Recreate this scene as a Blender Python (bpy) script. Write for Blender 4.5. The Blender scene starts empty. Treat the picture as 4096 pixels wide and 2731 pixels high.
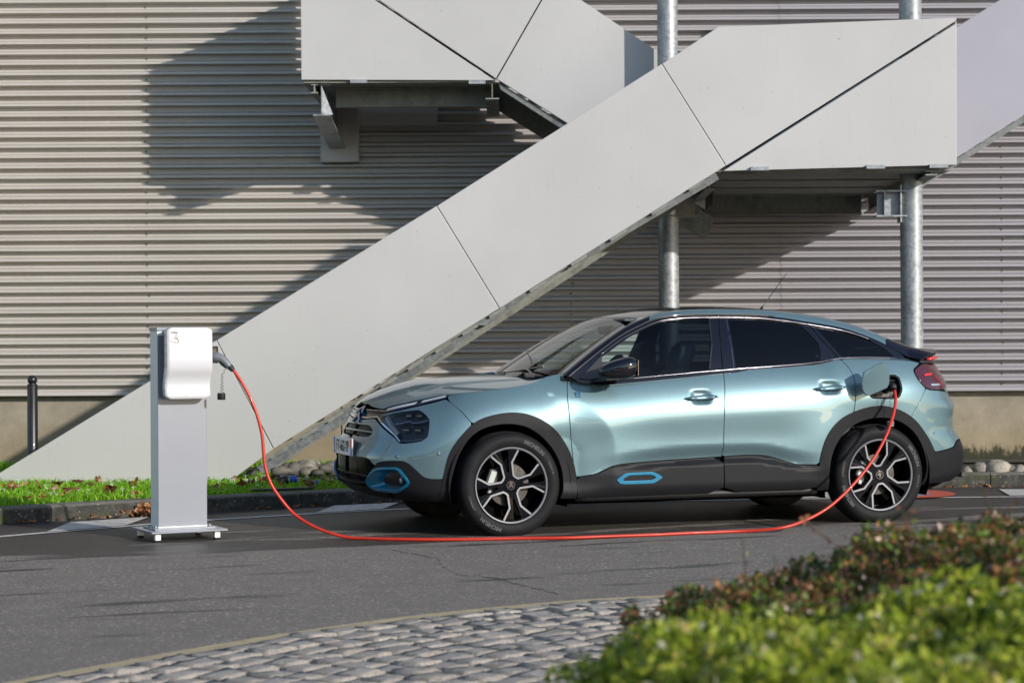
import bpy, math, random
import numpy as np
from mathutils import Vector, Matrix
from mathutils.geometry import delaunay_2d_cdt
R = math.radians
random.seed(7); rng = np.random.default_rng(7)
scn = bpy.context.scene
col = scn.collection

# ------------------------------------------------------------------ camera, sky, sun, exposure
FP, CH, ROLL, V0 = 8000.0, 1.23, -0.0055, 14.0          # focal length in photo pixels, camera height, roll, horizon offset
cam_d = bpy.data.cameras.new('camera'); cam = bpy.data.objects.new('camera', cam_d); col.objects.link(cam)
cam_d.sensor_width = 36; cam_d.lens = 36*FP/4096; cam_d.clip_start = .05; cam_d.clip_end = 900
pt = math.atan(V0/FP)
rgt = Vector((1, 0, ROLL)).normalized()
fwd = Vector((0, math.cos(pt), math.sin(pt)))
up = rgt.cross(fwd).normalized(); fwd = up.cross(rgt).normalized()
cam.matrix_world = Matrix(((rgt.x, up.x, -fwd.x, 0), (rgt.y, up.y, -fwd.y, 0), (rgt.z, up.z, -fwd.z, CH), (0, 0, 0, 1)))
cam_d.dof.use_dof = True; cam_d.dof.focus_distance = 13.2; cam_d.dof.aperture_fstop = 3.8
scn.camera = cam
scn.render.engine = 'CYCLES'
SUN = Vector((1.08, -1.0, 0.53)).normalized()
world = bpy.data.worlds.new('World'); scn.world = world; world.use_nodes = True
wn = world.node_tree.nodes; wl = world.node_tree.links
sky = wn.new('ShaderNodeTexSky'); sky.sky_type = 'NISHITA'; sky.sun_disc = False
sky.sun_elevation = math.asin(SUN.z); sky.sun_rotation = math.atan2(SUN.x, SUN.y)
sky.air_density = 1.0; sky.dust_density = 0.35; sky.ozone_density = 1.0
wl.new(sky.outputs[0], wn['Background'].inputs[0]); wn['Background'].inputs[1].default_value = 0.13
sd = bpy.data.lights.new('sun', 'SUN'); sd.energy = 3.0; sd.angle = R(0.7); sd.color = (1.0, .945, .875)
so = bpy.data.objects.new('sun', sd); col.objects.link(so); so.rotation_euler = SUN.to_track_quat('Z', 'Y').to_euler(); so.location = (6, -6, 8)
scn.view_settings.view_transform = 'Standard'; scn.view_settings.look = 'None'
scn.view_settings.exposure = 0.50; scn.view_settings.gamma = 1.0; scn.view_settings.use_curve_mapping = False

def at(u, v, Y):
    """world point at depth Y that the photograph shows at (u, v) (picture 2352 wide)"""
    x = u*1.74150 - 2048; y = v*1.74150 - 1365.5
    yy = y - ROLL*x; xx = x + ROLL*y
    d = Vector((xx, FP*math.cos(pt)+yy*math.sin(pt), FP*math.sin(pt)-yy*math.cos(pt)))
    return Vector((0, 0, CH)) + d*(Y/d.y)
def on_ground(u, v, z=0.0):
    p = at(u, v, 10.0) - Vector((0, 0, CH)); return Vector((0, 0, CH)) + p*((z-CH)/p.z)

# ------------------------------------------------------------------ scene helpers
def tag(o, label=None, cat=None, group=None, kind=None):
    if label: o['label'] = label
    if cat: o['category'] = cat
    if group: o['group'] = group
    if kind: o['kind'] = kind
    return o
def empty(name, loc=(0, 0, 0), rz=0.0, **k):
    o = bpy.data.objects.new(name, None); col.objects.link(o); o.location = loc; o.rotation_euler = (0, 0, rz)
    o.empty_display_size = .2
    return tag(o, **k)
def link(name, me, mat=None, parent=None, **k):
    o = bpy.data.objects.new(name, me); col.objects.link(o)
    if mat is not None and len(me.materials) == 0: me.materials.append(mat)
    if parent is not None: o.parent = parent
    return tag(o, **k)
def mesh(name, V, F, mat=None, parent=None, smooth=False, org=None, **k):
    me = bpy.data.meshes.new(name)
    V = np.asarray(V, float)
    if org is not None: V = V - np.asarray(org, float)
    me.from_pydata(V.tolist(), [], [list(map(int, f)) for f in F]); me.update()
    if smooth: me.polygons.foreach_set('use_smooth', [True]*len(me.polygons))
    return link(name, me, mat, parent, **k)
class MB:
    """collects shapes for ONE mesh object"""
    def __init__(s): s.v = []; s.f = []
    def add(s, V, F):
        n = len(s.v); s.v += [tuple(map(float, p)) for p in V]; s.f += [tuple(int(i)+n for i in f) for f in F]; return s
    def box(s, c, d, rz=0.0, M=None, bev=0.0):
        hx, hy, hz = d[0]/2, d[1]/2, d[2]/2; b = min(bev, hx*.9, hy*.9, hz*.9)
        if b <= 0:
            P = [(x*hx, y*hy, z*hz) for z in (-1, 1) for (x, y) in ((-1, -1), (1, -1), (1, 1), (-1, 1))]
            F = [(3, 2, 1, 0), (4, 5, 6, 7), (0, 1, 5, 4), (1, 2, 6, 5), (2, 3, 7, 6), (3, 0, 4, 7)]
        else:
            P = []; F = []
            for z, k in ((-hz, b), (-hz+b, 0), (hz-b, 0), (hz, b)):
                for (x, y) in ((-1, -1), (1, -1), (1, 1), (-1, 1)):
                    if y*x > 0: q = [(x*(hx-k), y*(hy-b-k*0)), (x*(hx-b-k*0), y*(hy-k))]
                    else: q = [(x*(hx-b), y*(hy-k)), (x*(hx-k), y*(hy-b))]
                    if k: q = [(x*(hx-b), y*(hy-b))]*2
                    P += [(a, c_, z) for a, c_ in q]
            for L in range(3):
                for i in range(8):
                    j = (i+1) % 8; F.append((L*8+i, L*8+j, L*8+8+j, L*8+8+i))
            F.append(tuple(range(7, -1, -1))); F.append(tuple(range(24, 32)))
        cz, sz = math.cos(rz), math.sin(rz)
        Q = []
        for p in P:
            if M is not None: q = M @ Vector(p)
            else: q = Vector((p[0]*cz-p[1]*sz, p[0]*sz+p[1]*cz, p[2]))
            Q.append(q+Vector(c))
        return s.add(Q, F)
    def prism(s, poly, n):
        """closed 3D polygon extruded by vector n"""
        k = len(poly); n = Vector(n)
        V = [Vector(p) for p in poly]+[Vector(p)+n for p in poly]
        F = [tuple(range(k)), tuple(range(2*k-1, k-1, -1))]+[(i, (i+1) % k, (i+1) % k+k, i+k)[::-1] for i in range(k)]
        return s.add(V, F)
    def tube(s, pts, r, n=8, cap=True):
        pts = [Vector(p) for p in pts]; m = len(pts); rr = r if hasattr(r, '__len__') else [r]*m
        V = []; F = []; prev = None
        for i, p in enumerate(pts):
            t = (pts[min(i+1, m-1)]-pts[max(i-1, 0)]).normalized()
            a = prev if prev is not None else (Vector((0, 0, 1)) if abs(t.z) < .9 else Vector((1, 0, 0)))
            a = (a-t*a.dot(t)).normalized(); prev = a; b = t.cross(a)
            for k in range(n):
                w = 2*math.pi*k/n; V.append(p+a*(rr[i]*math.cos(w))+b*(rr[i]*math.sin(w)))
        for i in range(m-1):
            for k in range(n):
                F.append((i*n+k, i*n+(k+1) % n, (i+1)*n+(k+1) % n, (i+1)*n+k))
        if cap: F.append(tuple(range(n-1, -1, -1))); F.append(tuple(range((m-1)*n, m*n)))
        return s.add(V, F)
    def lathe(s, prof, n=32, M=None, closed=False):
        """profile of (radius, height) turned round local z"""
        m = len(prof); V = []; F = []
        for (r, h) in prof:
            for k in range(n):
                w = 2*math.pi*k/n; p = Vector((r*math.cos(w), r*math.sin(w), h)); V.append(M @ p if M is not None else p)
        for i in range(m if closed else m-1):
            i2 = (i+1) % m
            for k in range(n): F.append((i*n+k, i*n+(k+1) % n, i2*n+(k+1) % n, i2*n+k))
        return s.add(V, F)
    def build(s, name, mat=None, parent=None, smooth=False, org=None, **k):
        return mesh(name, s.v, s.f, mat, parent, smooth, org, **k)
def autosmooth(o, ang=35):
    me = o.data; me.polygons.foreach_set('use_smooth', [True]*len(me.polygons))
    import bmesh
    bm = bmesh.new(); bm.from_mesh(me); lim = R(ang)
    for e in bm.edges:
        if len(e.link_faces) == 2 and e.calc_face_angle(0) > lim: e.smooth = False
    bm.to_mesh(me); bm.free(); return o

# ------------------------------------------------------------------ materials
def newmat(name):
    m = bpy.data.materials.new(name); m.use_nodes = True
    return m, m.node_tree.nodes, m.node_tree.links, m.node_tree.nodes['Principled BSDF']
def pm(name, c, rough=.5, metal=0.0, coat=0.0, noise=None, bump=None, spec=None):
    """principled; noise=(scale, amount) varies the colour, bump=(scale, strength, distance)"""
    m, n, l, b = newmat(name)
    b.inputs['Base Color'].default_value = (*c, 1); b.inputs['Roughness'].default_value = rough
    b.inputs['Metallic'].default_value = metal; b.inputs['Coat Weight'].default_value = coat; b.inputs['Coat Roughness'].default_value = .03
    if spec is not None: b.inputs['Specular IOR Level'].default_value = spec
    tc = n.new('ShaderNodeTexCoord')
    if noise:
        t = n.new('ShaderNodeTexNoise'); t.inputs['Scale'].default_value = noise[0]; t.inputs['Detail'].default_value = 8; t.inputs['Roughness'].default_value = .65
        l.new(tc.outputs['Object'], t.inputs['Vector'])
        r = n.new('ShaderNodeMapRange'); r.inputs[1].default_value = .3; r.inputs[2].default_value = .7
        r.inputs[3].default_value = 1-noise[1]; r.inputs[4].default_value = 1+noise[1]; l.new(t.outputs[0], r.inputs[0])
        x = n.new('ShaderNodeVectorMath'); x.operation = 'SCALE'; x.inputs[0].default_value = c; l.new(r.outputs[0], x.inputs['Scale']); l.new(x.outputs[0], b.inputs['Base Color'])
    if bump:
        t = n.new('ShaderNodeTexNoise'); t.inputs['Scale'].default_value = bump[0]; t.inputs['Detail'].default_value = 5; l.new(tc.outputs['Object'], t.inputs['Vector'])
        q = n.new('ShaderNodeBump'); q.inputs['Strength'].default_value = bump[1]; q.inputs['Distance'].default_value = bump[2]
        l.new(t.outputs[0], q.inputs['Height']); l.new(q.outputs[0], b.inputs['Normal'])
    return m
def ramp(n, l, src, stops):
    r = n.new('ShaderNodeValToRGB'); e = r.color_ramp.elements
    while len(e) < len(stops): e.new(.5)
    for q, (p, c) in zip(e, stops): q.position = p; q.color = (*c, 1) if len(c) == 3 else c
    l.new(src, r.inputs[0]); return r.outputs[0]
def noise(n, l, vec, scale, detail=6, rough=.6, sc=None):
    if sc:
        mp = n.new('ShaderNodeMapping'); mp.inputs['Scale'].default_value = sc; l.new(vec, mp.inputs[0]); vec = mp.outputs[0]
    t = n.new('ShaderNodeTexNoise'); t.inputs['Scale'].default_value = scale; t.inputs['Detail'].default_value = detail; t.inputs['Roughness'].default_value = rough
    l.new(vec, t.inputs['Vector']); return t.outputs[0]
def mix(n, l, f, a, b, mode='MIX'):
    x = n.new('ShaderNodeMix'); x.data_type = 'RGBA'; x.blend_type = mode; x.clamp_factor = True
    if hasattr(f, 'links'): l.new(f, x.inputs[0])
    else: x.inputs[0].default_value = f
    for i, q in ((6, a), (7, b)):
        if hasattr(q, 'links'): l.new(q, x.inputs[i])
        else: x.inputs[i].default_value = (*q, 1)
    return x.outputs[2]
def bumpn(n, l, b, h, strength=.5, dist=.01):
    q = n.new('ShaderNodeBump'); q.inputs['Strength'].default_value = strength; q.inputs['Distance'].default_value = dist
    l.new(h, q.inputs['Height']); l.new(q.outputs[0], b.inputs['Normal'])
def mrange(n, l, s, a, b, c=0.0, d=1.0):
    r = n.new('ShaderNodeMapRange'); r.inputs[1].default_value = a; r.inputs[2].default_value = b; r.inputs[3].default_value = c; r.inputs[4].default_value = d
    l.new(s, r.inputs[0]); return r.outputs[0]

M = {}
# asphalt: aggregate speckle, damp patches drawn out along the road, fine cracks
m, n, l, b = newmat('asphalt'); pos = n.new('ShaderNodeNewGeometry').outputs['Position']
rot = n.new('ShaderNodeMapping'); rot.inputs['Rotation'].default_value = (0, 0, R(-22)); l.new(pos, rot.inputs[0]); rp = rot.outputs[0]
fine = noise(n, l, pos, 80, 6, .85); med = noise(n, l, pos, 5, 6, .6)
vor = n.new('ShaderNodeTexVoronoi'); vor.inputs['Scale'].default_value = 64; l.new(pos, vor.inputs['Vector'])
base = ramp(n, l, fine, [(.34, (.034, .028, .023)), (.5, (.18, .153, .13)), (.66, (.50, .44, .37))])
chips = mrange(n, l, vor.outputs['Color'], .70, .74); gate = mrange(n, l, noise(n, l, pos, 33, 2), .48, .56)
cg = n.new('ShaderNodeMath'); cg.operation = 'MULTIPLY'; l.new(chips, cg.inputs[0]); l.new(gate, cg.inputs[1])
base = mix(n, l, cg.outputs[0], base, (.42, .38, .33))
base = mix(n, l, mrange(n, l, med, .35, .7, 0, .35), base, (.10, .094, .09))
sx = n.new('ShaderNodeSeparateXYZ'); l.new(rp, sx.inputs[0])
streak = noise(n, l, rp, 1.0, 7, .62, (.42, 3.4, 1))
# the strip along the parking lane is damp, the middle of the road has dried
dt = n.new('ShaderNodeVectorMath'); dt.operation = 'DOT_PRODUCT'; l.new(pos, dt.inputs[0]); dt.inputs[1].default_value = (-.42, 1, 0)
lane = mrange(n, l, dt.outputs['Value'], 11.9, 13.8, -.11, .15)
ad = n.new('ShaderNodeMath'); ad.operation = 'ADD'; l.new(streak, ad.inputs[0]); l.new(lane, ad.inputs[1])
wet = mrange(n, l, ad.outputs[0], .478, .525)
big = noise(n, l, rp, .7, 4, .6, (.5, 1.4, 1)); base = mix(n, l, mrange(n, l, big, .38, .62, 0, .75), base, mix(n, l, .5, base, (.19, .165, .142)))
base = mix(n, l, wet, base, mix(n, l, .74, base, (.010, .009, .008)))
l.new(base, b.inputs['Base Color']); l.new(mrange(n, l, wet, 0, 1, .82, .55), b.inputs['Roughness']); b.inputs['Specular IOR Level'].default_value = .35
bumpn(n, l, b, fine, .6, .006); M['asphalt'] = m
# painted road markings, worn
m, n, l, b = newmat('road_paint'); pos = n.new('ShaderNodeNewGeometry').outputs['Position']
w = noise(n, l, pos, 24, 8, .75); w2 = noise(n, l, pos, 3, 3)
c = ramp(n, l, w, [(.32, (.08, .075, .07)), (.40, (.42, .39, .35)), (.6, (.66, .63, .58))])
l.new(mix(n, l, mrange(n, l, w2, .4, .7, 0, .4), c, (.36, .33, .29)), b.inputs['Base Color']); b.inputs['Roughness'].default_value = .8; bumpn(n, l, b, noise(n, l, pos, 160), .3, .003); M['paint_white'] = m
def worn(name, c1):
    m, n, l, b = newmat(name); pos = n.new('ShaderNodeNewGeometry').outputs['Position']
    w = noise(n, l, pos, 30, 8, .75); l.new(ramp(n, l, w, [(.34, (.09, .08, .075)), (.44, c1)]), b.inputs['Base Color']); b.inputs['Roughness'].default_value = .8; M[name] = m
worn('paint_red', (.50, .085, .045)); worn('paint_blue', (.19, .24, .32))
# kerb concrete: dark, lichen spots, moss
m, n, l, b = newmat('kerb_concrete'); pos = n.new('ShaderNodeNewGeometry').outputs['Position']
f = noise(n, l, pos, 14, 8, .7); c = ramp(n, l, f, [(.3, (.022, .022, .018)), (.55, (.055, .052, .044)), (.75, (.13, .12, .105))])
v = n.new('ShaderNodeTexVoronoi'); v.inputs['Scale'].default_value = 34; v.inputs['Randomness'].default_value = 1
dis = n.new('ShaderNodeVectorMath'); dis.operation = 'ADD'; l.new(pos, dis.inputs[0])
nv = n.new('ShaderNodeTexNoise'); nv.inputs['Scale'].default_value = 60; l.new(pos, nv.inputs['Vector'])
sc_ = n.new('ShaderNodeVectorMath'); sc_.operation = 'SCALE'; sc_.inputs['Scale'].default_value = .02; l.new(nv.outputs['Color'], sc_.inputs[0]); l.new(sc_.outputs[0], dis.inputs[1]); l.new(dis.outputs[0], v.inputs['Vector'])
spot = n.new('ShaderNodeMath'); spot.operation = 'LESS_THAN'; spot.inputs[1].default_value = .20; l.new(v.outputs['Distance'], spot.inputs[0])
sg = n.new('ShaderNodeMath'); sg.operation = 'MULTIPLY'; l.new(spot.outputs[0], sg.inputs[0]); l.new(mrange(n, l, noise(n, l, pos, 9, 3), .5, .56), sg.inputs[1])
c = mix(n, l, sg.outputs[0], c, (.26, .26, .22))
sz = n.new('ShaderNodeSeparateXYZ'); l.new(pos, sz.inputs[0])
topm = mrange(n, l, sz.outputs[2], .095, .112, 0, .65); c = mix(n, l, topm, c, (.20, .185, .155))
c = mix(n, l, mrange(n, l, noise(n, l, pos, 5, 5), .56, .66, 0, .7), c, (.045, .065, .012))
l.new(c, b.inputs['Base Color']); b.inputs['Roughness'].default_value = .95; bumpn(n, l, b, f, .8, .02); M['kerb'] = m
# soil and moss
m, n, l, b = newmat('soil'); pos = n.new('ShaderNodeNewGeometry').outputs['Position']
f = noise(n, l, pos, 9, 8, .7); c = ramp(n, l, f, [(.3, (.018, .014, .009)), (.5, (.055, .045, .030)), (.62, (.045, .060, .018)), (.8, (.13, .11, .07))])
l.new(c, b.inputs['Base Color']); b.inputs['Roughness'].default_value = 1; bumpn(n, l, b, f, 1, .03); M['soil'] = m
# bare concrete plinth with moss creeping up from the ground
m, n, l, b = newmat('plinth_concrete'); pos = n.new('ShaderNodeNewGeometry').outputs['Position']
f = noise(n, l, pos, 3.2, 8, .7); f2 = noise(n, l, pos, 40, 4, .7)
c = ramp(n, l, f, [(.3, (.20, .175, .135)), (.55, (.31, .275, .215)), (.75, (.40, .355, .275))])
c = mix(n, l, mrange(n, l, f2, .45, .75, 0, .35), c, (.20, .18, .15))
sz = n.new('ShaderNodeSeparateXYZ'); l.new(pos, sz.inputs[0])
h = n.new('ShaderNodeMath'); h.operation = 'MULTIPLY_ADD'; l.new(noise(n, l, pos, 16, 8, .8, (1, 1, .4)), h.inputs[0]); h.inputs[1].default_value = -.42; l.new(sz.outputs[2], h.inputs[2])
right = mrange(n, l, sz.outputs[0], .5, 3.5)
c = mix(n, l, mrange(n, l, sz.outputs[2], .75, .2, 0, .5), c, (.26, .19, .085))
dirt = mrange(n, l, h.outputs[0], .01, -.05); dm = n.new('ShaderNodeMath'); dm.operation = 'MULTIPLY'; l.new(dirt, dm.inputs[0]); l.new(right, dm.inputs[1])
c = mix(n, l, dm.outputs[0], c, (.035, .036, .018))
l.new(c, b.inputs['Base Color']); b.inputs['Roughness'].default_value = .95; bumpn(n, l, b, f2, .35, .01); M['plinth'] = m
# coated cladding sheet, faint rain streaks
m, n, l, b = newmat('cladding'); pos = n.new('ShaderNodeNewGeometry').outputs['Position']
s1 = noise(n, l, pos, 1.2, 4); s2 = noise(n, l, pos, 4, 6, .7, (9, 1, .4))
sx = n.new('ShaderNodeSeparateXYZ'); l.new(pos, sx.inputs[0])
c = mix(n, l, mrange(n, l, sx.outputs[0], -2.0, 3.0), (.51, .47, .425), (.33, .315, .340))  # darker lilac towards the right: a drift of the light put into the colour
c = mix(n, l, mrange(n, l, s1, .4, .7, 0, .25), c, (.36, .325, .29))
c = mix(n, l, mrange(n, l, s2, .58, .75, 0, .10), c, (.24, .21, .17))
l.new(c, b.inputs['Base Color']); b.inputs['Roughness'].default_value = .5; M['cladding'] = m
# stair panels: satin grey-white composite, dirt flecks and runs
def panelmat(name, c0, tint):
    m, n, l, b = newmat(name); pos = n.new('ShaderNodeNewGeometry').outputs['Position']
    a = noise(n, l, pos, .8, 4); st = noise(n, l, pos, 5, 7, .75, (6, 6, .35)); fl = noise(n, l, pos, 38, 3, .5)
    sz = n.new('ShaderNodeSeparateXYZ'); l.new(pos, sz.inputs[0])
    c = mix(n, l, mrange(n, l, a, .35, .7), c0, tuple(x*.9 for x in c0))
    c = mix(n, l, mrange(n, l, sz.outputs[2], 1.6, .1, 0, .55), c, tint)
    c = mix(n, l, mrange(n, l, st, .57, .77, 0, .28), c, (.28, .27, .22))
    c = mix(n, l, mrange(n, l, fl, .71, .76, 0, .65), c, (.14, .13, .10))
    l.new(c, b.inputs['Base Color']); b.inputs['Roughness'].default_value = .38; M[name] = m
panelmat('stair_panel', (.50, .49, .48), (.49, .485, .43)); panelmat('stair_panel_shaded', (.36, .35, .40), (.36, .35, .40))  # far flight's copy is darker and lilac: its shade is put into the colour
# galvanised steel with spangle
def galv(name, c0, c1, rough=.45, metal=.75):
    m, n, l, b = newmat(name); pos = n.new('ShaderNodeNewGeometry').outputs['Position']
    v = n.new('ShaderNodeTexVoronoi'); v.inputs['Scale'].default_value = 42; l.new(pos, v.inputs['Vector'])
    a = noise(n, l, pos, 5, 7, .7, (1, 1, .5))
    bw = n.new('ShaderNodeRGBToBW'); l.new(v.outputs['Color'], bw.inputs[0])
    c = mix(n, l, bw.outputs[0], c0, c1); c = mix(n, l, mrange(n, l, a, .5, .7, 0, .7), c, tuple(x*.45 for x in c0))
    l.new(c, b.inputs['Base Color']); b.inputs['Metallic'].default_value = metal; l.new(mrange(n, l, bw.outputs[0], 0, 1, rough-.08, rough+.15), b.inputs['Roughness']); M[name] = m
galv('galvanised', (.25, .265, .275), (.43, .445, .455), .45, .5); galv('galvanised_dull', (.13, .14, .135), (.24, .25, .245), .6, .3)
galv('steel_weathered', (.20, .205, .18), (.29, .295, .26), .7, .2)
M['bollard'] = pm('bollard_paint', (.010, .011, .014), .38, 0, .2, noise=(20, .3))
M['rubber'] = pm('rubber', (.013, .013, .014), .6, 0, 0, spec=.14, noise=(9, .25), bump=(120, .15, .002))
M['black_plastic'] = pm('black_plastic', (.012, .012, .014), .50, 0, 0, spec=.16, noise=(60, .12), bump=(500, .25, .001))
M['dark_plastic'] = pm('dark_plastic', (.010, .010, .011), .55)
M['gloss_black'] = pm('gloss_black', (.003, .003, .007), .10, 0, .45, spec=.4)
M['satin_black'] = pm('satin_black', (.012, .012, .014), .32, 0, .3)
M['void'] = pm('underbody_black', (.004, .004, .004), .95, spec=.05)
M['chrome'] = pm('chrome', (.62, .62, .64), .12, 1)
M['dark_chrome'] = pm('dark_chrome', (.20, .19, .21), .16, 1)
M['machined'] = pm('machined_alloy', (.24, .24, .255), .50, .3, .1, noise=(60, .08))
M['rim_black'] = pm('rim_black', (.004, .004, .006), .05, 0, .0, spec=.30)
M['disc'] = pm('brake_disc', (.07, .065, .06), .5, .9, noise=(40, .3))
M['caliper'] = pm('caliper_metal', (.35, .38, .36), .45, .7)
M['blue_accent'] = pm('blue_accent', (.0, .16, .30), .30, .35, .8)
M['badge_blue'] = pm('badge_blue', (.0, .10, .22), .25, .6, .8)
M['lamp_clear'] = pm('lamp_clear', (.55, .55, .58), .12, .6, 1)
M['lamp_white'] = pm('lamp_white_bar', (.48, .48, .50), .2, 0, 1)
M['red_lens'] = pm('red_lens', (.06, .003, .008), .10, 0, 1)
M['red_bar'] = pm('red_light_bar', (.65, .02, .02), .2, 0, 1)
M['plate_white'] = pm('plate_white', (.72, .72, .74), .35)
M['plate_blue'] = pm('plate_blue', (.02, .08, .45), .4)
M['plate_red'] = pm('plate_red', (.6, .04, .03), .4)
M['ink'] = pm('ink_black', (.012, .012, .014), .5)
M['ink_grey'] = pm('ink_grey', (.06, .06, .07), .5)
M['tyre_print'] = pm('tyre_lettering', (.055, .055, .058), .55)
M['seat'] = pm('seat_fabric', (.030, .036, .048), .85)
M['interior'] = pm('interior_trim', (.065, .08, .09), .75)
M['station_white'] = pm('station_white', (.60, .595, .62), .2, 0, .8, bump=(3, .02, .01))
M['station_grey'] = pm('station_grey', (.25, .265, .305), .30, .15, .3, noise=(2.5, .04))
M['station_cream'] = pm('station_side', (.78, .80, .77), .35)
M['cable'] = pm('cable_orange_red', (.50, .028, .010), .42, 0, .2)
M['plug_grey'] = pm('plug_grey', (.16, .17, .19), .4)
# metallic car paint
m, n, l, b = newmat('car_paint'); pos = n.new('ShaderNodeTexCoord').outputs['Object']
v = n.new('ShaderNodeTexVoronoi'); v.inputs['Scale'].default_value = 900; l.new(pos, v.inputs['Vector'])
bw = n.new('ShaderNodeRGBToBW'); l.new(v.outputs['Color'], bw.inputs[0])
l.new(mix(n, l, bw.outputs[0], (.105, .188, .215), (.172, .270, .297)), b.inputs['Base Color'])
b.inputs['Metallic'].default_value = .60; b.inputs['Roughness'].default_value = .40; b.inputs['Coat Weight'].default_value = 1; b.inputs['Coat Roughness'].default_value = .02
drops = n.new('ShaderNodeTexVoronoi'); drops.inputs['Scale'].default_value = 55; l.new(pos, drops.inputs['Vector'])
M['paint'] = m
# thin glass: tinted see-through plus mirror reflection by angle
def glass(name, tint, refl=1.5):
    m, n, l, b = newmat(name); n.remove(b); o = n['Material Output']
    t = n.new('ShaderNodeBsdfTransparent'); t.inputs[0].default_value = (*tint, 1); g = n.new('ShaderNodeBsdfGlossy'); g.inputs['Roughness'].default_value = .0; g.inputs[0].default_value = (1, 1, 1, 1)
    fr = n.new('ShaderNodeFresnel'); fr.inputs[0].default_value = refl
    x = n.new('ShaderNodeMixShader'); l.new(fr.outputs[0], x.inputs[0]); l.new(t.outputs[0], x.inputs[1]); l.new(g.outputs[0], x.inputs[2]); l.new(x.outputs[0], o.inputs[0]); M[name] = m
glass('glass_clear', (.80, .93, .91), 1.34); glass('glass_privacy', (.035, .045, .06), 1.40); glass('glass_lamp', (.93, .93, .95), 1.4)
glass('glass_windscreen', (.70, .82, .78), 1.33)
# vegetation: colour varies leaf by leaf through a stored attribute
def leafmat(name, stops, rough=.5, trans=.35):
    m, n, l, b = newmat(name); a = n.new('ShaderNodeAttribute'); a.attribute_name = 'tone'
    c = ramp(n, l, a.outputs['Fac'], stops); l.new(c, b.inputs['Base Color']); b.inputs['Roughness'].default_value = rough
    t = n.new('ShaderNodeBsdfTranslucent'); l.new(c, t.inputs[0]); x = n.new('ShaderNodeMixShader'); x.inputs[0].default_value = trans
    l.new(b.outputs[0], x.inputs[1]); l.new(t.outputs[0], x.inputs[2]); l.new(x.outputs[0], n['Material Output'].inputs[0]); M[name] = m
leafmat('grass', [(0, (.055, .16, .008)), (.5, (.20, .47, .012)), (.85, (.40, .64, .03)), (1, (.30, .28, .08))], .55, .4)
leafmat('hedge_green', [(0, (.02, .035, .008)), (.25, (.12, .18, .015)), (.5, (.38, .47, .035)), (.76, (.62, .64, .09)), (.93, (.70, .52, .16)), (1, (.85, .80, .65))], .38, .5)
leafmat('hedge_red', [(0, (.020, .035, .008)), (.30, (.07, .13, .016)), (.48, (.16, .24, .03)), (.58, (.20, .08, .035)), (.8, (.34, .14, .07)), (.93, (.50, .25, .05)), (1, (.60, .45, .35))], .4, .3)
leafmat('dead_leaf', [(0, (.10, .030, .010)), (.5, (.30, .11, .03)), (1, (.50, .28, .14))], .7, .2)
leafmat('far_foliage', [(0, (.025, .045, .012)), (.5, (.07, .09, .02)), (1, (.20, .15, .03))], .6, .2)
M['bark'] = pm('bark', (.10, .055, .04), .9, noise=(30, .3))
# granite setts
m, n, l, b = newmat('granite_sett'); pos = n.new('ShaderNodeNewGeometry').outputs['Position']; oi = n.new('ShaderNodeObjectInfo')
f = noise(n, l, pos, 75, 6, .85); g_ = noise(n, l, pos, 7, 5)
c = ramp(n, l, f, [(.30, (.12, .10, .082)), (.5, (.42, .375, .33)), (.72, (.66, .60, .54))])
c = mix(n, l, mrange(n, l, oi.outputs['Random'], 0, 1, 0, .45), c, (.20, .185, .17)); c = mix(n, l, mrange(n, l, g_, .5, .7, 0, .5), c, (.17, .155, .13))
l.new(c, b.inputs['Base Color']); b.inputs['Roughness'].default_value = .8; bumpn(n, l, b, noise(n, l, pos, 45, 8, .8), .8, .012); M['sett'] = m
M['joint'] = pm('joint_soil', (.022, .020, .014), 1, noise=(20, .5), bump=(60, 1, .01))
M['edging'] = pm('edging_stone', (.42, .33, .20), .9, noise=(18, .22), bump=(90, .6, .006))
m, n, l, b = newmat('river_stone'); pos = n.new('ShaderNodeNewGeometry').outputs['Position']; oi = n.new('ShaderNodeObjectInfo')
c = ramp(n, l, oi.outputs['Random'], [(0, (.07, .066, .055)), (.4, (.14, .13, .115)), (.75, (.22, .20, .17)), (1, (.42, .37, .30))])
c = mix(n, l, mrange(n, l, noise(n, l, pos, 22, 6, .7), .45, .65, 0, .6), c, (.06, .06, .04)); l.new(c, b.inputs['Base Color']); b.inputs['Roughness'].default_value = .7; bumpn(n, l, b, noise(n, l, pos, 60, 5), .4, .006); M['stone'] = m

# ================================================================== GROUND, ROAD, KERB
def smoothline(P, n=10):
    P = [Vector((*p, 0)) if len(p) == 2 else Vector(p) for p in P]; out = []
    for i in range(len(P)-1):
        p0 = P[max(i-1, 0)]; p1 = P[i]; p2 = P[i+1]; p3 = P[min(i+2, len(P)-1)]
        for k in range(n):
            t = k/n; out.append(.5*((2*p1)+(p2-p0)*t+(2*p0-5*p1+4*p2-p3)*t*t+(3*p1-p0-3*p2+p3)*t**3))
    return out+[P[-1]]
def offset_line(L, d):
    out = []
    for i, p in enumerate(L):
        t = (L[min(i+1, len(L)-1)]-L[max(i-1, 0)]).normalized(); out.append(p+Vector((-t.y, t.x, 0))*d)
    return out
def ribbon(name, A, B, z, mat, **k):
    n = len(A); V = [(p.x, p.y, z) for p in A]+[(p.x, p.y, z) for p in B]
    return mesh(name, V, [(i, i+1, n+i+1, n+i) for i in range(n-1)], mat, **k)

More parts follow.
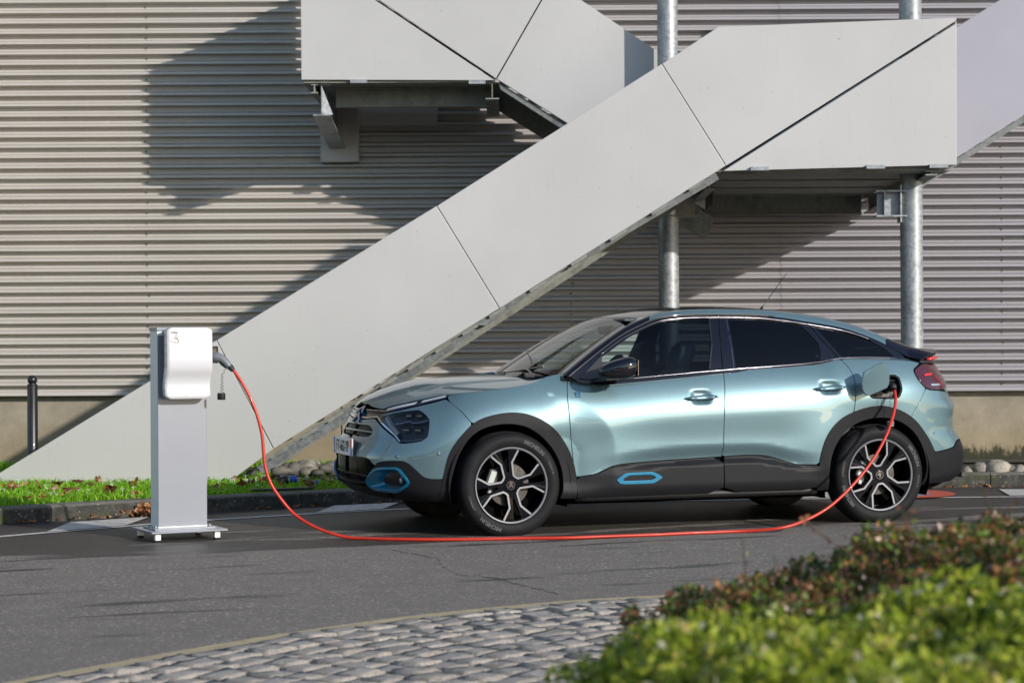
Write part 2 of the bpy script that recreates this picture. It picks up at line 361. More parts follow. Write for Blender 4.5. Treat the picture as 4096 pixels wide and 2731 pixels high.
mesh('road', [(-250, -250, 0), (250, -250, 0), (250, 250, 0), (-250, 250, 0)], [(0, 1, 2, 3)], M['asphalt'], kind='structure')
kerbL = smoothline([(-9, 8.2), (-6.2, 11.6), (-4.6, 13.05), (-3.56, 13.92), (-2.63, 14.62), (-1.98, 15.05), (-1.2, 15.52), (-.3, 15.93), (.8, 16.30), (2.2, 16.66), (3.5, 16.95), (4.6, 17.15), (9, 17.8)], 14)
kerb = empty('kerb', (-2, 15, 0), kind='structure')
def arclen(L):
    s = [0]
    for a, b in zip(L[:-1], L[1:]): s.append(s[-1]+(b-a).length)
    return np.array(s)
sk = arclen(kerbL); kx = np.interp(np.arange(0, sk[-1], .02), sk, [p.x for p in kerbL]); ky = np.interp(np.arange(0, sk[-1], .02), sk, [p.y for p in kerbL])
# the joint seen to the right of the cable fixes where the kerb stones start and end
j0 = int(np.argmin((kx-(-1.62))**2+(ky-15.28)**2)) % 50
i = j0
while i+51 < len(kx):
    seg = [Vector((kx[q], ky[q], 0)) for q in range(i, i+51, 10)]; seg[-1] = seg[-1]+(seg[-2]-seg[-1]).normalized()*.008
    prof = [(0, 0), (0, .095), (.012, .110), (.03, .116), (.14, .118), (.15, .11), (.15, -.05)]
    V = []; F = []; npf = len(prof)
    for a, p in enumerate(seg):
        t = (seg[min(a+1, 5)]-seg[max(a-1, 0)]).normalized(); nn = Vector((-t.y, t.x, 0))
        for (d, z) in prof: V.append(p+nn*(d+rng.normal(0, .0012))+Vector((0, 0, z+rng.normal(0, .0012))))
    for a in range(5):
        for c_ in range(npf-1): F.append((a*npf+c_, (a+1)*npf+c_, (a+1)*npf+c_+1, a*npf+c_+1))
    F += [tuple(range(npf)), tuple(range(6*npf-1, 5*npf-1, -1))]
    mesh('kerb_stone', V, F, M['kerb'], kerb, org=kerb.location); i += 50
backL = offset_line(kerbL, .15)
bl = [p for p in backL]
V = [(p.x, p.y, .095) for p in bl]+[(p.x, 26., .06) for p in bl]; nb = len(bl)
mesh('planting_bed', V, [(i, i+1, nb+i+1, nb+i) for i in range(nb-1)], M['soil'], kind='structure')
# strip of old asphalt in front of the building
mesh('footpath', [(-2.4, 18.75, .106), (9, 18.75, .106), (9, 19.28, .106), (-2.4, 19.28, .106)], [(0, 1, 2, 3)], M['asphalt'], kind='structure')

# painted markings
lineL = smoothline([(-6.2, 9.5), (-4.6, 11.5), (-3.30, 13.0), (-2.48, 13.84), (-1.88, 14.33), (-.96, 14.93), (.34, 15.46), (1.57, 15.68), (2.4, 15.78), (4.04, 15.86), (9, 16.1)], 8)
ribbon('edge_line', lineL, offset_line(lineL, .085), .004, M['paint_white'], kind='structure')
def road_mark(name, P, z, mat): mesh(name, [(x, y, z) for x, y in P], [tuple(range(len(P)))], mat, kind='structure')
road_mark('bay_mark', [(-3.10, 13.28), (-2.66, 13.76), (-2.62, 14.42), (-3.10, 14.02)], .008, M['paint_white'])
road_mark('bay_mark', [(-1.45, 14.70), (-.97, 15.02), (-.89, 15.62), (-1.37, 15.35)], .008, M['paint_white'])
road_mark('bay_mark', [(.34, 15.55), (.86, 15.68), (.95, 16.12), (.41, 16.02)], .008, M['paint_white'])
road_mark('bay_mark', [(2.15, 15.84), (2.62, 15.90), (2.72, 16.50), (2.30, 16.42)], .008, M['paint_white'])
road_mark('bay_mark', [(3.97, 15.98), (4.70, 16.02), (4.75, 16.62), (4.05, 16.66)], .008, M['paint_white'])
def disc(name, c, r0, r1, z, mat, n=48):
    V = [(c[0]+r*math.cos(2*math.pi*k/n), c[1]+r*math.sin(2*math.pi*k/n), z) for r in (r0, r1) for k in range(n)] if r0 else [(c[0]+r1*math.cos(2*math.pi*k/n), c[1]+r1*math.sin(2*math.pi*k/n), z) for k in range(n)]
    F = [(k, (k+1) % n, n+(k+1) % n, n+k) for k in range(n)] if r0 else [tuple(range(n))]
    mesh(name, V, F, mat, kind='structure')
disc('parking_symbol_ring', (3.08, 16.22), .30, .50, .012, M['paint_red']); disc('parking_symbol_field', (3.08, 16.22), 0, .30, .012, M['paint_blue'])
# crack that wanders across the road
cp = [(905, 1262), (950, 1272), (1003, 1282), (1012, 1296), (1050, 1320), (1100, 1322), (1150, 1330), (1200, 1345), (1240, 1352), (1295, 1368)]
P = []
for a, b_ in zip(cp[:-1], cp[1:]):
    A, B = on_ground(*a), on_ground(*b_)
    for k in range(7): q = A.lerp(B, k/7); P.append(Vector((q.x+rng.normal(0, .006), q.y+rng.normal(0, .02), 0)))
W = np.abs(rng.normal(.004, .0035, len(P)))+.002
V = [(p.x, p.y-w, .0025) for p, w in zip(P, W)]+[(p.x, p.y+w, .0025) for p, w in zip(P, W)]; k = len(P)
mesh('road_crack', V, [(i, i+1, k+i+1, k+i) for i in range(k-1)], M['joint'], kind='structure')

# ================================================================== COBBLED ISLAND
edge = smoothline([(-4.6, 3.0), (-3.2, 5.0), (-2.4, 6.35), (-1.74, 7.34), (-1.19, 8.11), (-.68, 8.70), (-.19, 9.12), (.41, 9.48), (1.2, 9.72), (2.2, 9.75), (3.4, 9.5), (5.5, 8.6)], 12)
inner = offset_line(edge, -.11)
isl = empty('cobbled_island', (0, 8, 0), kind='structure')
V = [(p.x, p.y, .012) for p in edge]+[(p.x, p.y, .030) for p in offset_line(edge, -.012)]+[(p.x, p.y, .030) for p in inner]; k = len(edge)
mesh('edging_strip', V, [(r*k+i, (r+1)*k+i, (r+1)*k+i+1, r*k+i+1) for r in range(2) for i in range(k-1)], M['edging'], isl, org=isl.location)
V = [(p.x, p.y, .013) for p in inner]+[(0.5, 1.0, .013)]
mesh('joint_bed', V, [(i+1, i, k) for i in range(k-1)], M['joint'], isl, org=isl.location)
setts = []
for v in range(9):
    G_ = [-1, -.93, -.55, 0, .55, .93, 1]; g = 7; V = []; F = []; ck = rng.normal(0, .035, (2, 2, 2))
    for a in range(g):
        for c_ in range(g):
            x, y = G_[a], G_[c_]; r = max(abs(x), abs(y)); kx_ = ck[int(x > 0), int(y > 0)]*min(1, x*x*y*y)
            if abs(x) > .9 and abs(y) > .9: x *= .955; y *= .955
            V.append((.492*x+kx_[0]+rng.normal(0, .012), .490*y+kx_[1]+rng.normal(0, .012), (.026+.004*(1-r*r) if r < .95 else -.02)+rng.normal(0, .0019)))
    for a in range(g-1):
        for c_ in range(g-1): q = a*g+c_; F.append((q, q+g, q+g+1, q+1))
    me = bpy.data.meshes.new('cobblestone'); me.from_pydata(V, [], F); me.update(); me.polygons.foreach_set('use_smooth', [True]*len(F)); me.materials.append(M['sett']); setts.append(me)
cand = []
rowd = .135
for r in range(36):
    L = offset_line(edge, -(.190+r*rowd)); s = arclen(L); u = rng.uniform(0, .1)
    while u < s[-1]-.1:
        w = rng.uniform(.12, .21)
        p = Vector((np.interp(u+w/2, s, [q.x for q in L]), np.interp(u+w/2, s, [q.y for q in L]), 0))
        p2 = Vector((np.interp(u+w/2+.02, s, [q.x for q in L]), np.interp(u+w/2+.02, s, [q.y for q in L]), 0))
        t = math.atan2(p2.y-p.y, p2.x-p.x); u += w+.004
        if p.y < 4.6 or p.x > 4.8 or p.x < -4.5: continue
        seen = p.y > 6.9 and -.27*p.y-.1 < p.x < .12*p.y+.25
        cand.append((p, t, w, seen))
cand.sort(key=lambda c_: (not c_[3], c_[0].y))
bulk = MB()
for q, (p, t, w, _) in enumerate(cand):
    mw = rng.integers(0, 9); rz = t+rng.normal(0, .03); sx_, sy_ = w*1.0, rowd*rng.uniform(.94, 1.05); z = .012+rng.normal(0, .003)
    if q < 300:
        o = bpy.data.objects.new('cobblestone', setts[mw]); col.objects.link(o); o.parent = isl
        o.location = (p.x, p.y-8, z); o.rotation_euler = (rng.normal(0, .03), rng.normal(0, .03), rz); o.scale = (sx_, sy_, 1)
    else:
        c_, s_ = math.cos(rz), math.sin(rz)
        bulk.add([(p.x+(a.co.x*sx_*c_-a.co.y*sy_*s_), p.y-8+(a.co.x*sx_*s_+a.co.y*sy_*c_), z+a.co.z) for a in setts[mw].vertices], [tuple(f.vertices) for f in setts[mw].polygons])
bulk.build('cobblestone_field', M['sett'], isl, smooth=True, kind='stuff')
mesh('hedge_bed', [(.25, 2.2, .045), (4.5, 2.2, .045), (4.5, 6.6, .045), (.62, 6.6, .045)], [(0, 1, 2, 3)], M['soil'], kind='structure')

# ================================================================== WAREHOUSE WALL
YW = 19.5
bld = empty('warehouse_building', (0, YW, 0), label='warehouse wall of horizontal ribbed grey-beige cladding above a concrete plinth', cat='building')
# one period of the rib, from the bottom up: (drop below the period top, how far it stands out)
PI_ = .1004; prof = [(0.0, .078), (.021, .078), (.027, 0.0), (.076, 0.0), (PI_, .078)]
zb0 = .762; XS = [-13.72, -5.55, 2.62, 10.79, 18.96]
for sheet in range(10):
    z0 = zb0+.02+sheet*8*PI_; proto = None
    V = []; zz = []
    pts = []
    for r in range(8):
        zt = z0+(8-r)*PI_
        for q, (d, o) in enumerate(prof[:-1] if r < 7 else prof): pts.append((zt-d, o))
    for c_ in range(4):
        w = XS[c_+1]-XS[c_]-.004; k = len(pts); sag = rng.normal(0, .0015)
        V = [(0, -o-(.0015 if i == k-1 else 0), z) for i, (z, o) in enumerate(pts)]+[(w, -o-(.0015 if i == k-1 else 0), z) for i, (z, o) in enumerate(pts)]
        V += [(0, -pts[-1][1]+.004, pts[-1][0]), (w, -pts[-1][1]+.004, pts[-1][0])]
        F = [(i+1, k+i+1, k+i, i) for i in range(k-1)]+[(2*k, 2*k+1, 2*k-1, k-1)]
        o = mesh('cladding_sheet', V, F, M['cladding'], bld); o.location = (XS[c_]+.002, sag, 0)
mesh('base_flashing', [(-13.4, -.087, zb0), (18.96, -.087, zb0), (18.96, -.087, zb0+.020), (-13.4, -.087, zb0+.020), (-13.4, .02, zb0-.006), (18.96, .02, zb0-.006), (-13.4, -.079, zb0+.032), (18.96, -.079, zb0+.032)], [(0, 1, 2, 3), (4, 5, 1, 0), (3, 2, 7, 6)], M['cladding'], bld)
for x0, x1 in ((-13.4, -7.0), (-6.992, -1.675), (-1.66, 3.9), (3.91, 18.9)):
    MB().box(((x0+x1)/2, .30, .36), (x1-x0, .55, .84)).build('plinth_panel', M['plinth'], bld)
MB().box((2.62, 4.6, 4.55), (32.6, 9.0, 8.3)).build('building_core', M['cladding'], bld)
sc = MB()
for X in (-3.55, .585, 2.72, 4.78, -7.7):
    for sh in range(80):
        z = zb0+.02+sh*PI_+.042; w = .011
        xx = X+rng.normal(0, .006)+(.0*sh)
        if X == 2.72:
            for dx in (-.012, .012): sc.add([(xx+dx-w*.5, -.003, z-w*.6), (xx+dx+w*.5, -.003, z-w*.6), (xx+dx, -.005, z+w*.5)], [(0, 1, 2)])
        else:
            sc.add([(xx-w, -.001, z-w), (xx+w, -.001, z-w), (xx+w, -.001, z+w), (xx-w, -.001, z+w), (xx, -.014, z)], [(0, 1, 4), (1, 2, 4), (2, 3, 4), (3, 0, 4)])
sc.build('fixing_screws', M['steel_weathered'], bld, kind='stuff')
def D(u, v, Y): return at(u, v, Y)
def quadbox(u0, v0, u1, v1, Y, t): # a box whose front face fills the picture rectangle at depth Y
    a, b_ = D(u0, v0, Y), D(u1, v1, Y); return ((a.x+b_.x)/2, Y+t/2, (a.z+b_.z)/2), (abs(b_.x-a.x), t, abs(a.z-b_.z))
c_, d_ = quadbox(736, 248, 824, 372, 19.33, .16)
MB().box(np.array(c_)-[0, YW, 0], d_, bev=.004).build('beam_cover', M['cladding'], bld)
c_, d_ = quadbox(824, 246, 1005, 289, 19.42, .07)
MB().box(np.array(c_)-[0, YW, 0], d_, bev=.003).build('head_flashing', M['cladding'], bld)

# ================================================================== STAIRCASE
Y1, Y2 = 16.4, 17.9
st = empty('outdoor_staircase', (0, Y1, 0), label='grey panelled outdoor staircase with two landings climbing in front of the ribbed wall', cat='staircase')
O = Vector((0, Y1, 0))
def panel(name, P, Y, mat='stair_panel', t=.035):
    Q = [D(u, v, Y)-O for u, v in P]; c = sum(Q, Vector())/len(Q)
    Q = [q+(c-q).normalized()*.0018 for q in Q]
    mb = MB(); mb.prism(Q, (0, t, 0)); o = mb.build(name, M[mat], st)
    bv = o.modifiers.new('bevel', 'BEVEL'); bv.width = .003; bv.segments = 2; return o
panel('side_panel', [(-95, 1143), (497, 781), (628, 1031), (530, 1104), (520, 1143)], Y1)
panel('side_panel', [(498, 781), (1003, 473), (1147, 708), (629, 1030)], Y1)
panel('side_panel', [(1004, 473), (1520, 147), (1667, 381), (1148, 708)], Y1)
panel('side_panel', [(1521, 147), (1650, 62), (2197, 41), (2197, 48), (1668, 381)], Y1)
panel('side_panel', [(1661, 393), (2197, 54), (2198, 379)], Y1)
panel('side_panel', [(690, -105), (704, -105), (1136, 185), (692, 184)], Y2)
panel('side_panel', [(713, -105), (1180, -105), (1268, -44), (1139, 181)], Y2)
panel('side_panel', [(1270, -43), (1620, 192), (1620, 482), (1141, 182)], Y2)
panel('side_panel', [(2110, 118), (2420, -78), (2420, 222), (2110, 418)], 18.6, 'stair_panel_shaded')
# panels on the far side of the landings and flights (seen from other angles and through the gaps)
panel('back_panel', [(1645, 62), (2075, 74), (2075, 420), (1665, 430)], 19.36)
panel('end_panel', [(2194, 50), (2197, 50), (2197, 379), (2194, 379)], Y1+.04, t=2.7)
panel('end_panel', [(692, -100), (695, -100), (695, 184), (692, 184)], Y2+.04, t=1.35)
# dark strips added behind the panel joints so no sunlit treads show through
def dark_strip(a, b_, Y, w=3.5):
    strut_ = [D(a[0]-w, a[1], Y), D(b_[0]-w, b_[1], Y), D(b_[0]+w, b_[1], Y), D(a[0]+w, a[1], Y)]; MB().prism([q-O for q in strut_], (0, .02, 0)).build('joint_dark_strip', M['void'], st)
for a, b_, Y in (((497, 783), (627, 1028), Y1), ((1004, 476), (1147, 705), Y1), ((1521, 150), (1667, 379), Y1), ((1668, 384), (2190, 53), Y1), ((710, -100), (1138, 182), Y2), ((1266, -40), (1141, 180), Y2)): dark_strip(a, b_, Y+.037)
# stringers: galvanised channels under the panels
def strut(name, P, Y, t, mat='galvanised_dull'):
    Q = [D(u, v, Y)-O for u, v in P]; MB().prism(Q, (0, t, 0)).build(name, M[mat], st)
strut('stringer', [(591, 1072), (825, 921), (838, 935), (604, 1088)], Y1+.03, .05)
strut('stringer', [(800, 938), (1078, 757), (1090, 768), (812, 955)], Y1+.035, .05)
strut('stringer', [(1078, 744), (1292, 601), (1305, 612), (1116, 748)], Y1+.03, .05)
strut('stringer', [(1292, 601), (1645, 399), (1652, 412), (1305, 618)], Y1+.04, .05)
strut('stringer', [(830, 916), (1640, 392), (1648, 404), (840, 926)], Y1+.095, .05, 'steel_weathered')
strut('stringer', [(610, 1052), (1630, 392), (1648, 418), (628, 1078)], Y1+1.12, .05, 'steel_weathered')
strut('stringer', [(1146, 190), (1640, 500), (1630, 514), (1150, 206)], Y2+.03, .06)
strut('stringer', [(1110, 176), (1640, 510), (1620, 550), (1110, 232)], Y2+1.15, .06, 'steel_weathered')
strut('stringer', [(2110, 420), (2420, 224), (2420, 238), (2110, 436)], 18.63, .05)
# treads
def treads(a, b_, Y, dy):
    A, B = D(*a, Y), D(*b_, Y); n_ = int(abs(B.z-A.z)/.168)
    proto = None
    for k in range(n_):
        p = A.lerp(B, (k+.5)/n_)
        if proto is None: proto = MB().box((0, 0, 0), (abs(B.x-A.x)/n_*1.12, dy, .035)).box((-(B.x-A.x)/n_*.5, 0, -.09), (.006, dy, .19)).build('tread', M['steel_weathered'], st); o = proto
        else: o = proto.copy(); col.objects.link(o)
        o.location = Vector((p.x, Y+dy/2+.04, p.z+.13))-O
treads((640, 1030), (1640, 385), Y1+.06, 1.0)
treads((1640, 480), (1150, 170), Y2+.06, 1.1)
# hanger brackets along the lower edge of flight one
for u, v in ((640, 1040), (712, 993), (770, 957), (832, 917), (893, 877), (955, 837), (1018, 797), (1080, 757), (1142, 716), (1235, 657), (1330, 597), (1420, 540), (1515, 480), (1600, 425)):
    p = D(u, v+4, Y1)-O; Mx = Matrix.Rotation(R(-32), 3, 'Y')
    MB().box(p+Vector((0, .02, .012)), (.15, .04, .022), M=Mx).build('panel_clip', M['steel_weathered'], st)
for u, v, Y in ((824, 188, Y2), (1096, 190, Y2), (1745, 388, Y1), (2010, 384, Y1), (2155, 382, Y1)):
    MB().box(D(u, v, Y)-O+Vector((0, -.006, 0)), (.15, .05, .03)).build('panel_clip', M['galvanised'], st)
# right landing: deck, joists, edge beams
zt = D(1900, 392, Y1).z
MB().box((2.62, 1.52, zt+.02), (2.00, 2.88, .04)).build('landing_deck', M['steel_weathered'], st)
def ibeam(name, a, b_, h, w, mat='steel_weathered', h2=None):
    """I section from a to b (points on the bottom flange centre line)"""
    a, b_ = Vector(a), Vector(b_); t = (b_-a).normalized(); s = Vector((0, 0, 1)).cross(t).normalized()*w/2; h2 = h2 or h
    mb = MB()
    for P, dz in ((((a-s), (a+s), (b_+s), (b_-s)), .012), (((a-s+Vector((0, 0, h))), (a+s+Vector((0, 0, h))), (b_+s+Vector((0, 0, h2))), (b_-s+Vector((0, 0, h2)))), -.012)):
        mb.prism(P, (0, 0, dz))
    e = s.normalized()*.005
    mb.prism([a-e+Vector((0, 0, .012)), b_-e+Vector((0, 0, .012)), b_-e+Vector((0, 0, h2-.012)), a-e+Vector((0, 0, h-.012))], e*2)
    return mb.build(name, M[mat], st)
zj = D(1900, 409, 17.3).z
for Y in (16.55, 17.3, 18.15, 19.0):
    xl = D(1655-(Y-16.4)*40, 400, Y1).x-.1; ibeam('joist', (1.62-.0*(Y-16.4), Y-Y1, zj), (3.38, Y-Y1, zj), zt-zj, .07)
z2 = D(1800, 495, 19.2).z
ibeam('main_beam', (1.45, 2.80, z2), (3.36, 2.80, z2), .22, .10)
ibeam('edge_beam', (3.46, .05, D(2150, 402, Y1).z), (3.46, 2.95, z2+.02), zt-D(2150, 402, Y1).z, .10, h2=zt-z2-.02)
ibeam('edge_beam', (1.66, .35, z2+.06), (1.66, 2.95, z2+.02), zt-z2-.06, .08, h2=zt-z2-.02)
# left landing
zl = D(900, 189, Y2).z; xl0, xl1 = D(695, 187, Y2).x, D(1138, 187, Y2).x
MB().box(((xl0+xl1)/2, Y2-Y1+.74, zl+.02), (xl1-xl0-.01, 1.42, .04)).build('landing_deck', M['steel_weathered'], st)
zA = D(900, 247, 18.35).z
ibeam('main_beam', (D(772, 240, 18.35).x, 1.95, zA), (D(1128, 240, 18.35).x, 1.95, zA), zl-zA, .10)
ibeam('edge_beam', (xl1-.03, 1.55, zA+.02), (xl1-.03, 2.95, zA+.02), zl-zA-.02, .12)
ibeam('edge_beam', (xl0+.10, 1.55, zl-.09), (xl0+.10, 2.95, zl-.09), .085, .06)
pn, pf = D(739, 266, 17.98), D(768, 342, 19.36)
ibeam('wall_bracket', pn-O, Vector((pn.x+.02, 19.34-Y1, pf.z)), zl-pn.z, .155, 'galvanised', h2=zl-pf.z)
MB().prism([Vector((pn.x+.0, pn.y, pn.z+.01))-O, Vector((pn.x, pn.y, zl-.02))-O, Vector((pn.x+.10, pn.y+.02, pn.z+.01))-O], (0, .012, 0)).build('stiffener', M['galvanised'], st)

# round galvanised columns carrying the stairs
for u, rad, YC, lab in ((1536.5, .090, 17.68, 'galvanised round steel column left of the other, rising behind the car roof and up past the sloping panel'), (2094.5, .094, 16.85, 'galvanised round steel column right of the other, standing behind the car tail')):
    p = D(u, 700, YC)
    t = empty('steel_column', (p.x, YC, 0), label=lab, cat='column', group='columns carrying the staircase')
    pr = [(rad, .02+z*.55) for z in range(13)]
    mb = MB(); mb.lathe(pr, 40); mb.build('shaft', M['galvanised'], t, smooth=True)
    MB().box((0, 0, .09), (.32, .32, .03)).build('base_plate', M['galvanised'], t)
    if u > 2000:
        za, zb = D(u, 440, 16.85).z, D(u, 497, 16.85).z
        mb = MB(); mb.box((-.16, .0, (za+zb)/2), (.26, .012, za-zb)); mb.box((-.16, 0, zb), (.30, .16, .014)); mb.box((-.16, 0, za), (.30, .16, .014)); mb.box((-.235, 0, (za+zb)/2), (.012, .14, za-zb)); mb.box((-rad-.004, 0, (za+zb)/2), (.014, .14, (za-zb)*1.5)); mb.build('bracket', M['galvanised'], t)
    else:
        za, zb = D(u, 455, YC).z, D(u, 497, YC).z
        mb = MB(); mb.box((.14, 0, (za+zb)/2), (.18, .14, za-zb)); mb.box((.12, 0, zb), (.28, .18, .014)); mb.build('bracket', M['steel_weathered'], t)

# bollard behind the foot of the stairs
p = D(75, 1000, 17.2)
bo = empty('bollard', (p.x, 17.2, .09), label='black bollard with a ball top at the left edge behind the foot of the stairs', cat='bollard')
zt_ = D(75, 882, 17.2).z-.09; zc = D(75, 872.5, 17.2).z-.09
mb = MB(); mb.lathe([(.052, 0), (.052, .02), (.045, .03), (.044, zt_-.004), (.041, zt_), (.03, zt_+.001), (.028, zt_+.015)], 28); autosmooth(mb.build('post', M['bollard'], bo))
mb = MB(); mb.lathe([(max(.001, .042*math.sin(a)), zc-.042*math.cos(a)) for a in np.linspace(.05, math.pi-.01, 16)], 28); mb.build('ball_top', M['bollard'], bo, smooth=True)

# ================================================================== PLANTING: grass, flowers, leaves, stones
def inkerb(x, y, m=.17): return y > np.interp(x, [q.x for q in kerbL], [q.y for q in kerbL])+m*1.15
def blades(name, pts, hmin, hmax, w, mat, lean=.35, **k):
    n = len(pts); a = rng.uniform(0, 2*np.pi, n); h = rng.uniform(hmin, hmax, n)*(.7+.6*np.clip(rng.normal(.5, .25, n), 0, 1)); le = rng.normal(0, lean, n)*h; ww = w*rng.uniform(.6, 1.4, n)
    dx, dy = np.cos(a), np.sin(a); b2 = rng.uniform(0, 2*np.pi, n); lx, ly = np.cos(b2)*le, np.sin(b2)*le
    P = np.array(pts); z = P[:, 2]
    v = np.stack([np.stack([P[:, 0]-dx*ww/2, P[:, 1]-dy*ww/2, z], 1), np.stack([P[:, 0]+dx*ww/2, P[:, 1]+dy*ww/2, z], 1),
                  np.stack([P[:, 0]+dx*ww*.35+lx*.45, P[:, 1]+dy*ww*.35+ly*.45, z+h*.6], 1), np.stack([P[:, 0]-dx*ww*.35+lx*.45, P[:, 1]-dy*ww*.35+ly*.45, z+h*.6], 1),
                  np.stack([P[:, 0]+lx*1.2, P[:, 1]+ly*1.2, z+h], 1)], 1).reshape(-1, 3)
    me = bpy.data.meshes.new(name); F = []
    base = np.arange(n)*5
    quads = np.stack([base, base+1, base+2, base+3], 1); tris = np.stack([base+3, base+2, base+4], 1)
    loops = np.concatenate([quads.ravel(), tris.ravel()]); ls = np.concatenate([np.arange(n)*4, n*4+np.arange(n)*3]); lt = np.concatenate([np.full(n, 4), np.full(n, 3)])
    me.vertices.add(n*5); me.vertices.foreach_set('co', v.ravel()); me.loops.add(len(loops)); me.loops.foreach_set('vertex_index', loops.astype(np.int32))
    me.polygons.add(2*n); me.polygons.foreach_set('loop_start', ls.astype(np.int32)); me.polygons.foreach_set('loop_total', lt.astype(np.int32)); me.update(calc_edges=True); me.validate()
    at_ = me.attributes.new('tone', 'FLOAT', 'POINT'); at_.data.foreach_set('value', np.repeat(np.clip(rng.normal(.5, .22, n), 0, 1), 5).astype(np.float32))
    return link(name, me, M[mat], None, **k)
P = []
def clump(x, y): return math.sin(x*5.1+y*3.3)*math.sin(x*2.2-y*4.7)+.5*math.sin(11*x+7*y)
while len(P) < 42000:
    x = rng.uniform(-6.4, .3); y = rng.uniform(11.5, 17.5)
    if not inkerb(x, y, .14) or y > 17.3+.25*clump(x, y) : continue
    if x > -2.05 and y > 16.35+.22*clump(x*2, y*2) and rng.random() < .97: continue
    if x < -5 and rng.random() < .5: continue
    P.append((x, y, .085))
blades('grass', P, .03, .085, .012, 'grass', lean=.75, kind='stuff')
P = []
while len(P) < 9000:
    x = rng.uniform(-6.5, 1.5); y = 19.36-abs(rng.normal(0, .14))
    if y > 19.46: continue
    P.append((x, y, .06))
while len(P) < 13000:
    x = rng.uniform(-6.5, -3.2); y = rng.uniform(17.3, 19.4); P.append((x, y, .07))
blades('grass_by_wall', P, .03, .085, .012, 'grass', kind='stuff')
# low broad-leaved weeds between the blades
P = []
while len(P) < 9000:
    x = rng.uniform(-5.5, .1); y = rng.uniform(12.5, 17.1)
    if not inkerb(x, y, .12) or clump(x*1.7, y*1.3) < .05 or (x > -2.05 and y > 16.3): continue
    P.append((x, y, rng.uniform(.09, .15)))
WEEDS = P
# daisies
mb = MB()
for _ in range(90):
    x = rng.uniform(-4.4, -1.2); y0 = np.interp(x, [q.x for q in kerbL], [q.y for q in kerbL]); y = y0+rng.uniform(.5, 2.4)
    if y > 16.35: y = 16.35-rng.uniform(0, .3)
    z = .16+rng.uniform(-.015, .02); r = rng.uniform(.013, .019)
    V = [(x, y, z+.004)]+[(x+r*math.cos(k), y+r*math.sin(k)*1.0, z+.003*(j % 2)) for j, k in enumerate(np.linspace(0, 2*math.pi, 11)[:-1])]
    mb.add(V, [(0, 1+k, 1+(k+1) % 10) for k in range(10)]); mb.tube([(x, y, .09), (x, y, z)], .0015, 4)
mb.build('daisies', pm('daisy_white', (.78, .77, .72), .6), kind='stuff')
def leafmesh(size):
    V = []; n_ = 11
    for k in range(n_):
        a = 2*math.pi*k/n_; r = size*(1 if k % 2 == 0 else .62)*rng.uniform(.8, 1.15); V.append((r*math.cos(a), r*math.sin(a)*.75, rng.normal(0, size*.25)))
    V.append((0, 0, size*.15)); return V, [(k, (k+1) % n_, n_) for k in range(n_)]
def scatter_leaves(name, spots, smin, smax, tilt=.5, **kw):
    mb = MB(); tone = []
    for (x, y, z) in spots:
        V, F = leafmesh(rng.uniform(smin, smax)); Q = Matrix.Rotation(rng.uniform(0, 6.28), 3, 'Z') @ Matrix.Rotation(rng.normal(0, tilt), 3, 'X') @ Matrix.Rotation(rng.normal(0, tilt), 3, 'Y')
        mb.add([Q @ Vector(v)+Vector((x, y, z)) for v in V], F); tone += [np.clip(rng.normal(.5, .28), 0, 1)]*len(V)
    o = mb.build(name, M['dead_leaf'], **kw); a = o.data.attributes.new('tone', 'FLOAT', 'POINT'); a.data.foreach_set('value', np.array(tone, np.float32)); return o
sp = []
for _ in range(120):
    x = rng.uniform(-4.6, -.3); y0 = np.interp(x, [q.x for q in kerbL], [q.y for q in kerbL]); y = y0+rng.uniform(.25, 2.0)
    if y > 16.4 : continue
    sp.append((x, y, .165+rng.uniform(-.02, .01)))
scatter_leaves('fallen_leaves', sp, .028, .062, .45, kind='stuff')
sp = []
for _ in range(230):
    x = rng.uniform(-5, 5.2); y0 = np.interp(x, [q.x for q in kerbL], [q.y for q in kerbL]); y = y0-abs(rng.normal(0, .05 if x < 2.8 else .14))-.015
    if x < 2.8 and rng.random() < .45: continue
    sp.append((x, y, .012+rng.uniform(0, .01)))
scatter_leaves('leaf_litter', sp, .010, .035, .25, kind='stuff')
sp = [(rng.normal(-2.60, .11), 14.52+rng.normal(0, .05), .02+abs(rng.normal(0, .03))) for _ in range(55)]
scatter_leaves('leaf_heap', sp, .03, .065, .6, label='heap of rust-brown dead leaves against the kerb left of the charging post', cat='leaves', kind='stuff')
# river stones
def stone(x, y, z, r, lab, grp):
    V = []; F = []; nu, nv = 12, 8; sx_, sy_, sz_ = r*rng.uniform(.9, 1.35), r*rng.uniform(.8, 1.1), r*rng.uniform(.6, .85); ph = rng.uniform(0, 6, 4)
    for i in range(nv+1):
        for j in range(nu):
            a, b_ = math.pi*i/nv, 2*math.pi*j/nu
            q = Vector((math.sin(a)*math.cos(b_), math.sin(a)*math.sin(b_), math.cos(a))); k = 1+.10*math.sin(3*q.x+ph[0])+.10*math.sin(3*q.y+ph[1])+.07*math.sin(5*q.z+ph[2]+4*q.x)
            V.append((q.x*sx_*k, q.y*sy_*k, q.z*sz_*k))
    for i in range(nv):
        for j in range(nu): F.append((i*nu+j, (i+1)*nu+j, (i+1)*nu+(j+1) % nu, i*nu+(j+1) % nu))
    o = mesh('river_stone', V, F, M['stone'], smooth=True, label=lab, cat='stone', group=grp); o.location = (x, y, z); o.rotation_euler = (0, rng.normal(0, .2), rng.uniform(0, 6))
placed = []
